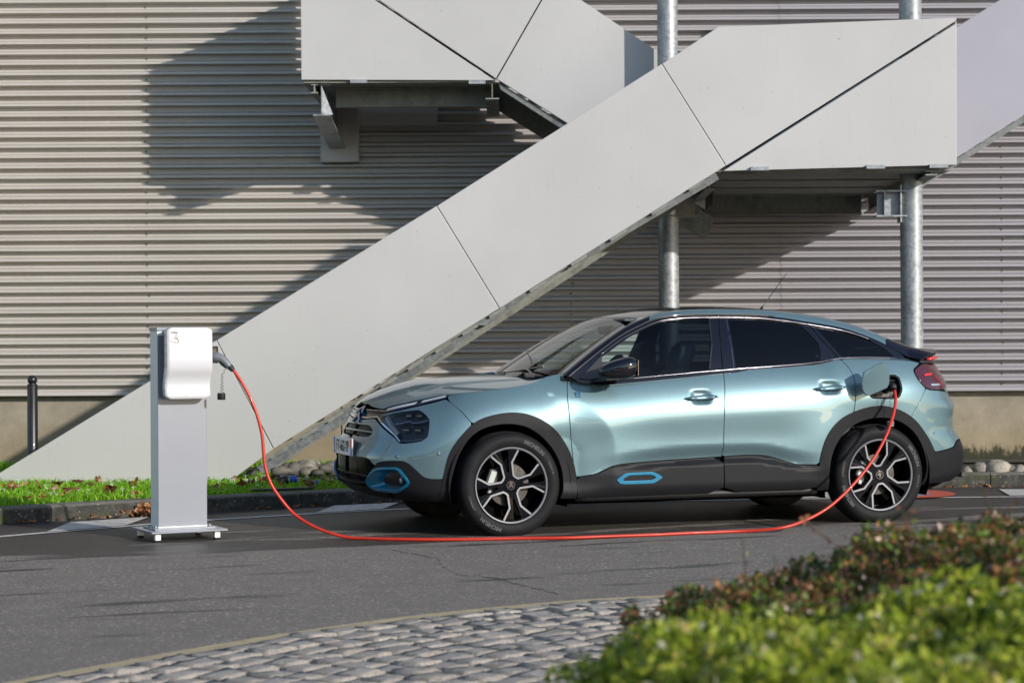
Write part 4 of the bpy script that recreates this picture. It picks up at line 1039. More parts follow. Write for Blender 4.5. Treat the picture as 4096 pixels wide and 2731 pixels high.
# ---- painted panels
DH = ((2.80, .876), (3.745, .928))      # door handle centres
_off0 = off
def off(s, z):
    o = _off0(s, z)
    for (a, b_) in DH: o = o-.020*np.exp(-(abs(s-a+.0)/.060)**4-(abs(z-b_)/.040)**4)
    return o
fender = HOOD[7:]+[(1.80, 1.034), (1.856, 1.040)]+GAPF+ARF[16:5:-1]+[(1.125, .813), (.975, .893)]
patch('front_fender', fender, parent=car)
door_f = GAPF[::-1][1:]+[(1.935, 1.012), (2.121, .984), (2.550, 1.012)]+GAPM+CLF[::-1]
FD = patch('front_door', door_f, dense=((2.80, .876, .13, .009), (2.15, .66, .30, .016)))
door_r = GAPM[::-1]+[(3.001, 1.047), (3.35, 1.064), (3.70, 1.087), (3.80, 1.108)]+GAPR+ARR[6:1:-1]+CLR[::-1][1:-1]
RD = patch('rear_door', door_r, dense=((3.745, .928, .13, .009),))
quarter = GAPR[::-1]+[(4.106, 1.119), (4.359, 1.113), (4.600, 1.092)]+TL[1:5]+[(4.527, .914), (4.451, .824), (4.377, .731)]+ARR[13:6:-1]
QP = patch('quarter_panel', quarter, holes=[PORT])
bumper = [(0, .502), (0, .630), (.350, .636), (.380, .646), (.396, .662), (.370, .682), (.345, .692), (.300, .705), (0, .706), (0, .737), (.20, .742), (.326, .752), (.370, .748), (.424, .728), (.540, .684), (.660, .637), (.713, .604)]+HL[12:3:-1]+HL[3::-1][1:]+[(.425, .776), (.488, .791), (.616, .813), (.75, .841), (.872, .862), (.973, .884), (1.04, .862), (1.125, .813), (1.208, .724)]+ARF[5:2:-1]+[(1.032, .373)]+BLK[::-1][1:]+[(.510, .470), (.481, .489), (.429, .500), (.300, .502)]
# crease that runs from the headlamp to the fog lamp corner
def off_f(s, z):
    return off(s, z)+.010*smooth(.70, .60, z)*smooth(.46, .58, z)*smooth(.98, .75, s)*0
BP = patch('front_bumper', bumper, merge=True, rim=.03)
lowb = [(0, .29), (.320, .294), (.345, .30), (.385, .325), (.360, .322), (0, .316), (0, .330), (.30, .334), (.416, .342), (.461, .381), (.500, .419), (.540, .450)]+BLK[1:]+[(1.017, .336), (.963, .225), (.941, .222), (.634, .226), (.423, .234), (0, .245)]
RING = [(.422, .337), (.452, .362), (.488, .390), (.544, .431), (.580, .440), (.629, .446), (.735, .449), (.763, .436), (.800, .390), (.815, .352), (.803, .334), (.722, .291), (.690, .283), (.640, .281), (.462, .289), (.437, .305)]
RIN = [(.446, .339), (.470, .362), (.506, .388), (.553, .421), (.590, .430), (.634, .434), (.728, .438), (.750, .427), (.785, .386), (.799, .352), (.788, .340), (.716, .304), (.690, .297), (.640, .296), (.470, .303), (.452, .315)]
CAV = [(.545, .350), (.560, .366), (.585, .385), (.605, .398), (.620, .404), (.650, .409), (.710, .412), (.730, .405), (.755, .385), (.775, .356), (.768, .346), (.716, .324), (.700, .320), (.650, .319), (.575, .321), (.556, .332)]
LB = patch('lower_bumper', lowb, holes=[[(.62+(a-.62)*.97, .366+(b_-.366)*.95) for a, b_ in RING]], merge=True, mat='black_plastic', rim=.03, e=.004)
rb = [(4.527, .914), (4.575, .902), (4.690, .897), (4.82, .885), (4.95, .83), (5.10, .80), (SMAX, .79), (SMAX, .52), (5.10, .55), (4.90, .552), (4.796, .540), (4.735, .500), (4.646, .483), (4.556, .470)]+ARR[15:12:-1]+[(4.377, .731), (4.451, .824)]
patch('rear_bumper', rb, parent=car)
patch('rear_bumper_lower', [(4.556, .468), (4.646, .481), (4.735, .498), (4.796, .538), (4.90, .55), (5.10, .548), (SMAX, .518), (SMAX, .27), (5.0, .26), (4.7, .25), (4.518, .25)]+ARR[18:15:-1], mat='black_plastic', e=.004)
patch('tailgate', [(4.93, 1.083), (4.95, 1.03), (4.90, .94), (4.80, .912), (4.82, .888), (4.95, .833), (5.10, .803), (SMAX, .793), (SMAX, 1.10), (5.2, 1.10)])
patch('tailgate_spoiler_panel', [(4.60, 1.095), (4.93, 1.09), (5.2, 1.105), (SMAX, 1.105), (SMAX, 1.19), (5.1, 1.19), (4.75, 1.16)], mat='gloss_black', inset=.001)
# cladding, arch trims
def soft(Q, k=6):
    Q = np.array(Q); i = np.arange(len(Q)); t = np.linspace(0, len(Q)-1, (len(Q)-1)*k+1); R_ = np.stack([pchip(i, Q[:, 0])(t), pchip(i, Q[:, 1])(t)], 1)
    for _ in range(14): R_[1:-1] = .25*R_[:-2]+.5*R_[1:-1]+.25*R_[2:]
    return [tuple(p) for p in R_]
patch('wheel_arch_trim', soft(ARF[:17])+ARF[17:]+soft(IRF)[::-1], mat='black_plastic', e=.008, rim=.05, round_=0, inset=-.003)
patch('wheel_arch_trim', soft(ARR)+soft(IRR)[::-1], mat='black_plastic', e=.008, rim=.05, round_=0, inset=-.003)
VENT = [(2.186, .343), (2.215, .365), (2.249, .384), (2.429, .388), (2.470, .375), (2.506, .352), (2.475, .333), (2.440, .316), (2.214, .316)]
patch('door_cladding', [(1.916, .366)]+CLF[1:]+[(2.953, .236), (2.30, .232), (1.935, .228), (1.916, .235)], holes=[VENT], mat='black_plastic', e=.010, rim=.03)
patch('door_cladding', CLR+[(3.652, .33), (3.650, .243), (2.957, .238)], mat='black_plastic', e=.010, rim=.03)
mb = None
for side in (1, -1):
    mb = CB(); pts = [on(s, .232, -.035) for s in np.linspace(1.92, 3.66, 26)]; mb.tube(pts, .030, 8); mb.done('sill', 'dark_plastic', side, smooth=True)
# loft between two closed outlines lying at different depths
def funnel(name, A, ea, B, eb, mat, parent=None, side=1, fa=None):
    A = resample(np.array(chaikin(A, 1)), .02); k = 72
    def rs(Q):
        Q = np.array(chaikin(Q, 1)); d = np.r_[0, np.cumsum(np.linalg.norm(np.roll(Q, -1, 0)-Q, axis=1))]; Qc = np.vstack([Q, Q[:1]]); t = np.linspace(0, d[-1], k, endpoint=False)
        return np.stack([np.interp(t, d, Qc[:, 0]), np.interp(t, d, Qc[:, 1])], 1)
    a, b_ = rs(A if 0 else A), rs(B)
    # start both loops at the same heading
    def roll(Q): c = Q.mean(0); i = int(np.argmin(Q[:, 0]-c[0])); return np.roll(Q, -i, 0)
    if area(a) < 0: a = a[::-1]
    if area(b_) < 0: b_ = b_[::-1]
    a, b_ = roll(a), roll(b_)
    VA, VB = P(a[:, 0], a[:, 1], ea), P(b_[:, 0], b_[:, 1], eb); mb = CB(); mb.v = [tuple(p) for p in VA]+[tuple(p) for p in VB]; mb.f = [(i, (i+1) % k, (i+1) % k+k, i+k) for i in range(k)]
    return mb.done(name, mat, side, parent, smooth=True)
for side in (1, -1):
    fr = CB()  # holder so that the ring's children sit one level below it
    ring = patch('fog_lamp_surround', RING, holes=[RIN], mat='blue_accent', e=.016, rim=.02, both=False, inset=0, step=.02)[0]
    if side < 0: ring.scale = (1, -1, 1); ring.data = ring.data.copy(); ring.data.flip_normals()
    o = funnel('surround_funnel', RIN, .013, CAV, -.055, 'blue_accent', ring, 1); o2 = patch('fog_lamp_pocket', CAV, mat='satin_black', e=-.055, rim=.002, both=False, inset=-.003, step=.03, parent=ring)[0]
    mb = CB(); c_ = on(.735, .366, -.035); mb.lathe([(.001, .02), (.022, .018), (.026, 0)], 20, Matrix.Translation(c_) @ Matrix.Rotation(R(-60), 4, 'Z') @ Matrix.Rotation(R(-90), 4, 'X')); mb.done('fog_lamp', 'lamp_clear', 1, ring, True)
    vent = patch('side_vent_frame', [(a+(a-2.346)*.02, b_+(b_-.351)*.03) for a, b_ in VENT], holes=[[(2.225, .345), (2.245, .360), (2.271, .372), (2.424, .374), (2.450, .364), (2.466, .353), (2.450, .343), (2.423, .334), (2.235, .333)]], mat='blue_accent', e=.017, rim=.02, both=False, inset=0, step=.02)[0]
    if side < 0: vent.scale = (1, -1, 1); vent.data = vent.data.copy(); vent.data.flip_normals()
    patch('vent_panel', [(2.215, .343), (2.245, .362), (2.271, .376), (2.43, .377), (2.468, .353), (2.43, .330), (2.225, .330)], mat='black_plastic', e=.009, rim=.004, both=False, inset=0, parent=vent)

# ---- nose: band with chevrons, headlamps, grilles, plate
band = HOOD[:8]+[(.972, .888), (.872, .865), (.75, .844), (.616, .816), (.488, .794), (.422, .779), (.430, .766)]+[(.548, .706), (.654, .647), (.728, .606), (.713, .606), (.660, .640), (.540, .687), (.424, .731), (.370, .751), (.326, .755), (.20, .745), (0, .740)]
patch('grille_band', band, merge=True, mat='gloss_black', e=-.010, rim=.02, inset=.0005)
def strip(name, pts, w, e, mat, parent=None, th=.004, sides=(1, -1), center=False):
    """thin bar that follows the body: pts (s, z), width w"""
    P0 = np.array(pts, float); d = np.r_[0, np.cumsum(np.hypot(*(np.diff(P0, axis=0).T)))]; t = np.arange(0, d[-1]+.012, .018); t = np.clip(t, 0, d[-1]); q = np.stack([np.interp(t, d, P0[:, 0]), np.interp(t, d, P0[:, 1])], 1)
    tg = np.gradient(q, axis=0); tg /= np.linalg.norm(tg, axis=1, keepdims=True)+1e-9; nn = np.stack([-tg[:, 1], tg[:, 0]], 1)*w/2
    for side in sides:
        mb = CB(); k = len(q)
        R_ = [P(q[:, 0]+nn[:, 0], q[:, 1]+nn[:, 1], e-th*2), P(q[:, 0]+nn[:, 0]*.8, q[:, 1]+nn[:, 1]*.8, e), P(q[:, 0]-nn[:, 0]*.8, q[:, 1]-nn[:, 1]*.8, e), P(q[:, 0]-nn[:, 0], q[:, 1]-nn[:, 1], e-th*2)]
        for r in R_: mb.v += [tuple(p) for p in r]
        for a in range(3): mb.f += [(a*k+i, a*k+i+1, (a+1)*k+i+1, (a+1)*k+i) for i in range(k-1)]
        mb.done(name, mat, side, parent)
strip('chrome_strip', [(0, .804), (.15, .804), (.396, .805), (.44, .800), (.52, .812), (.62, .832), (.80, .868), (.965, .896)], .006, .0, 'chrome')
strip('chrome_strip', [(0, .790), (.20, .790), (.38, .792), (.42, .800)], .004, -.002, 'dark_chrome')
strip('chrome_strip', [(0, .752), (.20, .754), (.335, .763), (.385, .765), (.430, .745), (.56, .694), (.66, .650), (.716, .612)], .012, .0, 'chrome')
strip('daytime_light', [(.45, .812), (.53, .828), (.62, .846), (.675, .858)], .018, -.002, 'lamp_white')
strip('daytime_light', [(.715, .866), (.80, .882), (.94, .901)], .016, -.002, 'lamp_white')
for zc, w_ in ((.822, .075), (.768, .085)):
    patch('chevron_emblem', [(0, zc+.022), (w_, zc-.026), (w_, zc-.046), (0, zc-.004)], mat='badge_blue', merge=True, e=.014, rim=.03, round_=0, inset=0, step=.015)
HLs = patch('headlamp', [(a+(a-.68)*.02, b_+(b_-.71)*.02) for a, b_ in HL], mat='satin_black', e=-.045, rim=.002, inset=-.004)
for side, hb in ((1, HLs[0]), (-1, HLs[1])):
    mb = CB()
    lens = patch('lamp_cover', HL, mat='glass_lamp', e=-.003, rim=.001, inset=0, both=False, parent=hb)[0]
    if side < 0: lens.scale = (1, -1, 1)
    def hbar(nm, pts, w, e, mt): strip(nm, pts, w, e, mt, hb, sides=(side,), th=.01)
    hbar('light_bar', [(.475, .758), (.56, .710), (.665, .650)], .032, -.012, 'lamp_white')
    hbar('chrome_trim', [(.452, .766), (.55, .703), (.70, .618)], .008, -.008, 'chrome')
    hbar('chrome_trim', [(.70, .618), (.80, .617), (.87, .630)], .008, -.012, 'dark_chrome')
    hbar('chrome_trim', [(.60, .722), (.66, .726), (.70, .738), (.75, .74)], .004, -.010, 'chrome')
    hbar('chrome_trim', [(.75, .728), (.83, .735), (.885, .748)], .004, -.010, 'chrome')
    for a, b_, r in ((.70, .775, .025), (.80, .775, .025), (.72, .685, .028), (.82, .685, .028)):
        mb = CB(); c_ = on(a, b_, -.03); n_ = (on(a, b_, .0)-c_).normalized(); Mx = Matrix.Translation(c_) @ n_.to_track_quat('Z', 'Y').to_matrix().to_4x4()
        mb.box(c_, (.02, r*1.9, r*1.3), rz=-.9, bev=.004); mb.done('projector', 'satin_black', side, hb)
        mb = CB(); mb.box(c_+n_*.012, (.008, r*1.3, .004), rz=-.9); mb.done('reflector_edge', 'chrome', side, hb)
# upper grille: dark recess, painted bar, ribs
patch('upper_grille', [(0, .628), (.36, .634), (.402, .662), (.35, .697), (.29, .71), (0, .71)], mat='dark_plastic', merge=True, e=-.045, rim=.002, inset=-.003)
strip('grille_bar', [(0, .668), (.20, .668), (.385, .664)], .012, -.004, 'paint', th=.01)
for zc in (.686, .650):
    mb = CB()
    for s_ in np.arange(.05, .355, .019):
        for sg in (1, -1):
            a, b_ = on(s_, zc-.013, -.042), on(s_+.005, zc+.014, -.042); a2, b2 = on(s_, zc-.013, -.016), on(s_+.005, zc+.014, -.016)
            V = [Vector((p.x, p.y*sg, p.z)) for p in (a, b_, b2, a2)]; w = Vector((0, .006, 0)); mb.add(V+[p+w for p in V], [(0, 1, 2, 3), (7, 6, 5, 4), (0, 4, 5, 1), (1, 5, 6, 2), (2, 6, 7, 3), (3, 7, 4, 0)])
    tag(mb.done('grille_ribs', 'satin_black'), kind='stuff')
# lower grille
patch('lower_grille', [(0, .325), (.42, .337), (.47, .375), (.51, .415), (.56, .452), (.49, .495), (.43, .508), (0, .508)], mat='void', merge=True, e=-.075, rim=.002, inset=-.004)
mb = CB()
for k in range(22):
    s_ = .055+k*.021
    for sg in (1, -1):
        lo, hi = .337, .500
        sl = .055
        zs = [z for z in np.linspace(lo, hi, 5)]
        pts = []
        for z in zs:
            ss = s_+ (hi-z)/(hi-lo)*sl*(1 if k > 8 else .4)
            lim = .43+(z-.337)*.95 if z < .45 else .54-(z-.45)*.9
            pts.append((ss, z, ss < lim-.008))
        pts = [(a, b_) for a, b_, ok_ in pts if ok_]
        for (a, b_), (a2, b2) in zip(pts[:-1], pts[1:]):
            q = [on(a, b_, -.07), on(a2, b2, -.07), on(a2, b2, -.022), on(a, b_, -.022)]; V = [Vector((p.x, p.y*sg, p.z)) for p in q]; w = Vector((0, .005, 0))
            mb.add(V+[p+w for p in V], [(0, 1, 2, 3), (7, 6, 5, 4), (2, 6, 7, 3)])
tag(mb.done('lower_grille_slats', 'satin_black'), kind='stuff')
strip('lower_grille_bar', [(0, .385), (.25, .385), (.45, .378)], .010, -.012, 'satin_black', th=.01)
patch('lower_intake', [(0, .286), (.33, .292), (.39, .325), (0, .320)], mat='void', merge=True, e=-.05, rim=.002, inset=-.003)
for zc in (.298, .308): strip('intake_bar', [(0, zc), (.33, zc+.003)], .003, -.008, 'satin_black')
for s_, z_ in ((.734, .517), (.999, .537), (4.573, .605)):
    for side in (1, -1):
        c_ = on(s_, z_, .002); n_ = (on(s_, z_, .03)-c_).normalized(); mb = CB(); Mx = Matrix.Translation(c_) @ n_.to_track_quat('Z', 'Y').to_matrix().to_4x4()
        mb.lathe([(.001, .0), (.0085, .0), (.0085, -.002), (.010, -.002), (.0115, .0005), (.0125, -.004)], 20, Mx); mb.done('parking_sensor', 'paint', side, smooth=True)

def text_mesh(name, txt, size, mat, parent, Mx, th=.0006, bend=None, sx=1.0, align='CENTER', bold=0.0):
    cu = bpy.data.curves.new(name, 'FONT'); cu.body = txt; cu.size = size; cu.align_x = align; cu.align_y = 'CENTER'; cu.extrude = th; cu.offset = bold; cu.resolution_u = 3
    ob = bpy.data.objects.new(name, cu); col.objects.link(ob); dg = bpy.context.evaluated_depsgraph_get(); dg.update()
    me = bpy.data.meshes.new_from_object(ob.evaluated_get(dg)); bpy.data.objects.remove(ob); bpy.data.curves.remove(cu)
    for v in me.vertices:
        p = Vector((v.co.x*sx, v.co.y, v.co.z))
        if bend:
            rad, mid = bend; a = mid-p.x/rad; rr = rad+p.y; p = Vector((rr*math.cos(a), rr*math.sin(a), p.z))
        v.co = Mx @ p
    me.name = name; me.materials.clear(); return link(name, me, M[mat], parent)
# number plate at the nose; local frame: x to the car's right-hand viewer side, z up
px = float(P(np.array([0.]), np.array([.56]))[0, 0])-.022
plate_h = .115
mb = MB(); mb.box((px, 0, .560), (.010, .52, plate_h), bev=.003); plate = mb.build('number_plate', M['plate_white'], car)
MB().box((px+.012, 0, .560), (.020, .50, .10)).build('plate_holder', M['satin_black'], car)
Mp = Matrix.Translation((px-.0062, 0, .560)) @ Matrix(((0, 0, -1, 0), (-1, 0, 0, 0), (0, 1, 0, 0), (0, 0, 0, 1)))
# seen from the front the reader's left is the car's right-hand (near) side reversed: +x of the text runs to local -y
MB().box((px-.0058, .238, .560), (.001, .040, .108)).build('plate_band', M['plate_blue'], plate)
MB().box((px-.0058, -.238, .533), (.001, .040, .054)).build('plate_band', M['plate_blue'], plate)
MB().box((px-.0058, -.238, .587), (.001, .040, .054)).build('plate_band', M['plate_red'], plate)
text_mesh('plate_text', 'FT-662-YP', .105, 'ink', plate, Mp @ Matrix.Translation((0, -.002, 0)), sx=.78, bold=.0015)
text_mesh('plate_text', 'F', .045, 'plate_white', plate, Mp @ Matrix.Translation((-.238, -.03, .001)))
text_mesh('plate_text', '75', .030, 'plate_white', plate, Mp @ Matrix.Translation((.238, -.03, .001)))

# ---- bonnet
he = np.array([P(np.array([s]), np.array([z]), 0.)[0] for s, z in resample(np.array([np.array(p) for p in HOOD]), .02)[:-40] if 1]) if False else None
hs = np.array(HOOD); hd = np.r_[0, np.cumsum(np.hypot(*np.diff(hs, axis=0).T))]; tq = np.linspace(0, hd[-1], 160); HS = np.stack([pchip(hd, hs[:, 0])(tq), pchip(hd, hs[:, 1])(tq)], 1)
HE = P(HS[:, 0], HS[:, 1], 0.)
hx, hy, hz = HE[:, 0].copy(), HE[:, 1], HE[:, 2]; hx = np.maximum.accumulate(hx+np.arange(len(hx))*1e-6)
def HF(x, y, e=0.0):
    ye = np.maximum(np.interp(x, hx, hy), .02); ze = np.interp(x, hx, hz); zc = np.where(x < hx[0], hz[0], zh(x)); zc = np.maximum(zc, ze)
    r = np.abs(y)/ye; z = zc-(zc-ze)*np.clip(r, 0, 1.4)**2.3
    yc = .40+.16*(x-.3)/.75; z = z+.010*smooth(.028, -.028, np.abs(y)-yc)*smooth(.30, .50, x)*(1-smooth(.98, 1.10, x)*.5)
    return np.stack([x+0*y, y+0*x, z+e], -1)
rear = [(1.075+.0*0-.055*(1-(abs(y)/.7)**2), y) for y in np.linspace(hy[-1], 0, 10)]
outl = [(a, b_) for a, b_ in zip(hx[::4], hy[::4]) if b_ > .015]+[(hx[-1], hy[-1])]+rear[1:-1]
full = outl+[(1.02, 0)]+[(a, -b_) for a, b_ in outl[::-1]]+[(hx[0]-.0, 0)]
patch('bonnet', full, fn=HF, both=False, round_=0, rim=.02, step=.028, inset=.0075, ref=(.6, 0, .2))
patch('cowl', [(.99, .72), (1.10, .74), (1.24, .66), (1.14, .35), (1.10, 0), (1.14, -.35), (1.24, -.66), (1.10, -.74), (.99, -.72), (.97, 0)], fn=lambda x, y, e: np.stack([x, y, .985+.03*(1-(y/.8)**2)+.10*np.clip(x-1.0, 0, 1)+e], -1), mat='satin_black', both=False, e=-.02, rim=.01, ref=(1, 0, .2))

# ---- glass, pillars, roof
KG = np.array([(1.285, 1.010), (1.301, 1.025), (1.419, 1.106), (1.575, 1.208), (1.720, 1.292), (1.871, 1.357), (1.95, 1.387), (2.026, 1.407), (2.19, 1.425), (2.46, 1.430), (2.70, 1.427), (2.94, 1.407), (3.11, 1.382), (3.37, 1.340), (3.60, 1.266), (3.714, 1.213), (3.80, 1.165), (3.86, 1.13)])
KT = np.array([(1.235, .665), (1.268, .640), (1.386, .600), (1.556, .568), (1.728, .535), (1.905, .480), (2.02, .462), (2.10, .458), (2.30, .455), (2.60, .455), (2.85, .455), (3.05, .452), (3.25, .448), (3.50, .440), (3.75, .430), (3.90, .425), (4.0, .42), (4.08, .42)])
nk = 90; tt = np.linspace(0, len(KG)-1, nk); ki = np.arange(len(KG))
kg = np.stack([pchip(ki, KG[:, 0])(tt), pchip(ki, KG[:, 1])(tt)], 1); kt = np.stack([pchip(ki, KT[:, 0])(tt), pchip(ki, KT[:, 1])(tt)], 1)
A3 = G(kg[:, 0], kg[:, 1]); A3[:, 1] += .003; B3 = T(kt[:, 0], kt[:, 1]); B3[:, 2] += .003
dG = G(kg[:, 0], kg[:, 1]+.01)-G(kg[:, 0], kg[:, 1]); dG /= np.linalg.norm(dG, axis=1, keepdims=True)
dT = T(kt[:, 0], kt[:, 1]-.01)-T(kt[:, 0], kt[:, 1]); dT /= np.linalg.norm(dT, axis=1, keepdims=True)
dist = np.linalg.norm(B3-A3, axis=1, keepdims=True); nv = 11; rows = []
for k in range(nv):
    t = k/(nv-1); h00, h10, h01, h11 = 2*t**3-3*t**2+1, t**3-2*t**2+t, -2*t**3+3*t**2, t**3-t**2
    rows.append(h00*A3+h10*dG*dist*1.15+h01*B3+h11*dT*dist*1.15)
RW = np.array(rows)      # nv x nk x 3
def rail(name, i0, i1, mat):
    for side in (1, -1):
        mb = CB(); w = i1-i0
        for r in range(nv): mb.v += [tuple(p) for p in RW[r, i0:i1]]
        mb.f = [(r*w+i, (r+1)*w+i, (r+1)*w+i+1, r*w+i+1) for r in range(nv-1) for i in range(w-1)]
        mb.done(name, mat, side, smooth=True)
isp = int(np.argmin(abs(tt-5.9))); ib = int(np.argmin(abs(tt-14.9)))
rail('windscreen_pillar', 0, isp+1, 'gloss_black'); rail('roof_rail', isp, ib+1, 'paint'); rail('rear_pillar_cap', ib, nk, 'gloss_black')
wsc = [(1.095+.165*(abs(y)/.63)**2, y) for y in np.linspace(0, .655, 10)]
hd_ = lambda y: 1.800+.10*(abs(y)/.48)**2
side_ws = [(1.268, .645), (1.386, .606), (1.556, .574), (1.728, .541), (1.905, .487)]
ws = wsc+side_ws[1:]+[(hd_(y), y) for y in np.linspace(.47, 0, 8)]; ws = ws+[(a, -b_) for a, b_ in ws[::-1][1:-1]]
patch('windscreen', ws, fn=TE, mat='glass_windscreen', both=False, round_=0, e=.0, rim=.001, inset=.0, ref=(1.6, 0, .9))
# black ceramic border of the windscreen
def frit(name, outline, inner, fnn, e, ref): patch(name, outline, holes=[inner], fn=fnn, mat='gloss_black', both=False, round_=0, e=e, rim=.001, inset=.0, ref=ref)
wi = [(1.165+.165*(abs(y)/.63)**2, y) for y in np.linspace(-.57, .57, 15)]+[(1.42, .555), (1.60, .525), (1.74, .492), (1.805, .455)]+[(1.735+.09*(abs(y)/.48)**2, y) for y in np.linspace(.42, -.42, 11)]+[(1.805, -.455), (1.74, -.492), (1.60, -.525), (1.42, -.555)]
frit('windscreen_border', ws, wi, TE, -.004, (1.6, 0, .9))
rf = [(hd_(y)+.004, y) for y in np.linspace(0, .478, 8)]+[(kt[i, 0], kt[i, 1]+.006) for i in range(isp-2, nk) if hd_(.48) < kt[i, 0] < 3.42]+[(3.42, .448), (3.46, .2), (3.47, 0)]; rf = rf+[(a, -b_) for a, b_ in rf[::-1][1:-1]]
patch('roof', rf, fn=TE, mat='gloss_black', both=False, round_=0, e=.002, rim=.015, inset=.001, ref=(2.6, 0, .9), step=.05)
rg = [(3.475, 0), (3.465, .2), (3.425, .446), (3.75, .438), (3.98, .425), (4.05, .3), (4.07, 0)]; rg = rg+[(a, -b_) for a, b_ in rg[::-1][1:-1]]
patch('rear_window', rg, fn=TE, mat='glass_privacy', both=False, round_=0, e=.0, rim=.004, ref=(3.6, 0, .8), step=.05)
headl = CB(); headl.box((2.55, 0, 1.395), (1.5, 1.02, .015)); headl.done('headlining', 'interior')
# side window surround (gloss black) with three glazed openings
GF = [(1.508, .995), (1.545, 1.150), (1.649, 1.213), (1.772, 1.285), (1.924, 1.350), (2.010, 1.376), (2.098, 1.393), (2.238, 1.405), (2.372, 1.406), (2.384, 1.395), (2.352, 1.22), (2.300, 1.062), (2.285, 1.056), (1.9, 1.024)]
GR = [(2.492, 1.068), (2.505, 1.20), (2.525, 1.400), (2.545, 1.408), (2.748, 1.402), (2.985, 1.377), (3.062, 1.362), (3.127, 1.285), (3.166, 1.232), (3.162, 1.16), (3.144, 1.108), (2.775, 1.082)]
GQ = [(3.320, 1.136), (3.235, 1.250), (3.163, 1.355), (3.180, 1.358), (3.353, 1.330), (3.470, 1.298), (3.584, 1.252), (3.675, 1.205), (3.725, 1.160), (3.755, 1.134)]
sur = [tuple(p) for p in KG[1:-1]]+[(3.86, 1.10), (3.30, 1.10), (3.144, 1.072), (2.393, 1.030), (1.9, .99), (1.508, .962), (1.36, .985)]
patch('window_surround', sur, holes=[GF, GR, GQ], fn=GE, mat='gloss_black', e=0.0, rim=.012, inset=0, round_=0, ref=(2.4, 0, .6), step=.04)
def glaz(name, Lp, mat, par=None): return patch(name, Lp, fn=GE, mat=mat, e=-.004, rim=.001, inset=-.001, round_=0, ref=(2.4, 0, .6), parent=par, step=.05, both=par is None)
for k in (0, 1):
    for nm, Lp, mt, dr in (('window', GF, 'glass_clear', FD), ('window', GR, 'glass_privacy', RD)):
        g = glaz(nm, Lp, mt, dr[k])[0]
        if k: g.scale = (1, -1, 1)
glaz('quarter_window', GQ, 'glass_privacy')
# shut line between the doors in the pillar, door frame edges
def gstrip(name, pts, w, e, mat, sides=(1, -1)):
    for side in sides:
        mb = CB(); P0 = np.array(pts, float); tg = np.gradient(P0, axis=0); tg /= np.linalg.norm(tg, axis=1, keepdims=True); nn = np.stack([-tg[:, 1], tg[:, 0]], 1)*w/2; k = len(P0)
        for a, ee in ((1, e-.006), (.7, e), (-.7, e), (-1, e-.006)): mb.v += [tuple(p) for p in GE(P0[:, 0]+nn[:, 0]*a, P0[:, 1]+nn[:, 1]*a, ee)]
        for a in range(3): mb.f += [(a*k+i, a*k+i+1, (a+1)*k+i+1, (a+1)*k+i) for i in range(k-1)]
        mb.done(name, mat, side)
gstrip('pillar_gap', [(2.393, 1.045), (2.405, 1.15), (2.43, 1.30), (2.462, 1.428)], .008, .002, 'void')
gstrip('pillar_gap', [(3.300, 1.12), (3.262, 1.17), (3.200, 1.25), (3.150, 1.33), (3.118, 1.380)], .007, .002, 'void')
gstrip('window_seal', [(2.478, 1.065), (2.490, 1.20), (2.512, 1.408)], .010, .004, 'dark_chrome')
gstrip('window_seal', [(2.298, 1.058), (2.352, 1.225), (2.386, 1.405)], .012, .004, 'satin_black')
def tubeline(name, pts, r, mat, sides=(1, -1)):
    for side in sides: mb = CB(); mb.tube(pts, r, 6); mb.done(name, mat, side, smooth=True)
tubeline('window_seal', [onG(a, b_, .004) for a, b_ in kg[3:isp+26] if a < 3.2], .006, 'satin_black')
tubeline('window_seal', [onG(a+.004, b_-.022, .005) for a, b_ in kg[:ib+1] if 1.5 < a < 3.6][::1], .0035, 'dark_chrome')
tubeline('belt_moulding', [onG(x, z, .006) for x, z in ((1.50, .986), (1.75, 1.003), (2.0, 1.022), (2.25, 1.041), (2.5, 1.058), (2.75, 1.071), (3.0, 1.086), (3.15, 1.100), (3.22, 1.113), (3.30, 1.125), (3.5, 1.128), (3.7, 1.124), (3.80, 1.117))], .0045, 'dark_chrome')
# shoulder between the door tops and the glass
for nm, x0, x1, mt in (('belt_seal', 1.25, 3.24, 'satin_black'), ('shoulder', 3.24, 3.96, 'paint')):
    for side in (1, -1):
        xs = np.linspace(x0, x1, 50); ss = np.interp(xs, _x[200:1250], _s[200:1250]); zt2 = np.interp(ss, [1.856, 1.911, 2.121, 2.55, 2.997, 3.35, 3.70, 3.80, 3.877, 4.106, 4.359, 4.6], [1.034, 1.018, .984, 1.012, 1.047, 1.064, 1.087, 1.108, 1.122, 1.119, 1.113, 1.092])
        a = P(ss, zt2-.004, -.004); gzz = np.interp(xs, [1.25, 1.5, 2.39, 3.14, 3.3, 3.8, 4.0], [1.00, .980, 1.042, 1.092, 1.125, 1.120, 1.11]); b_ = G(np.minimum(a[:, 0], 3.86), gzz+.003); mb = CB(); mb.v = [tuple(p) for p in a]+[tuple(p) for p in b_]; mb.f = [(i, i+1, i+51, i+50) for i in range(49)]
        mb.done(nm, mt, side, smooth=True)

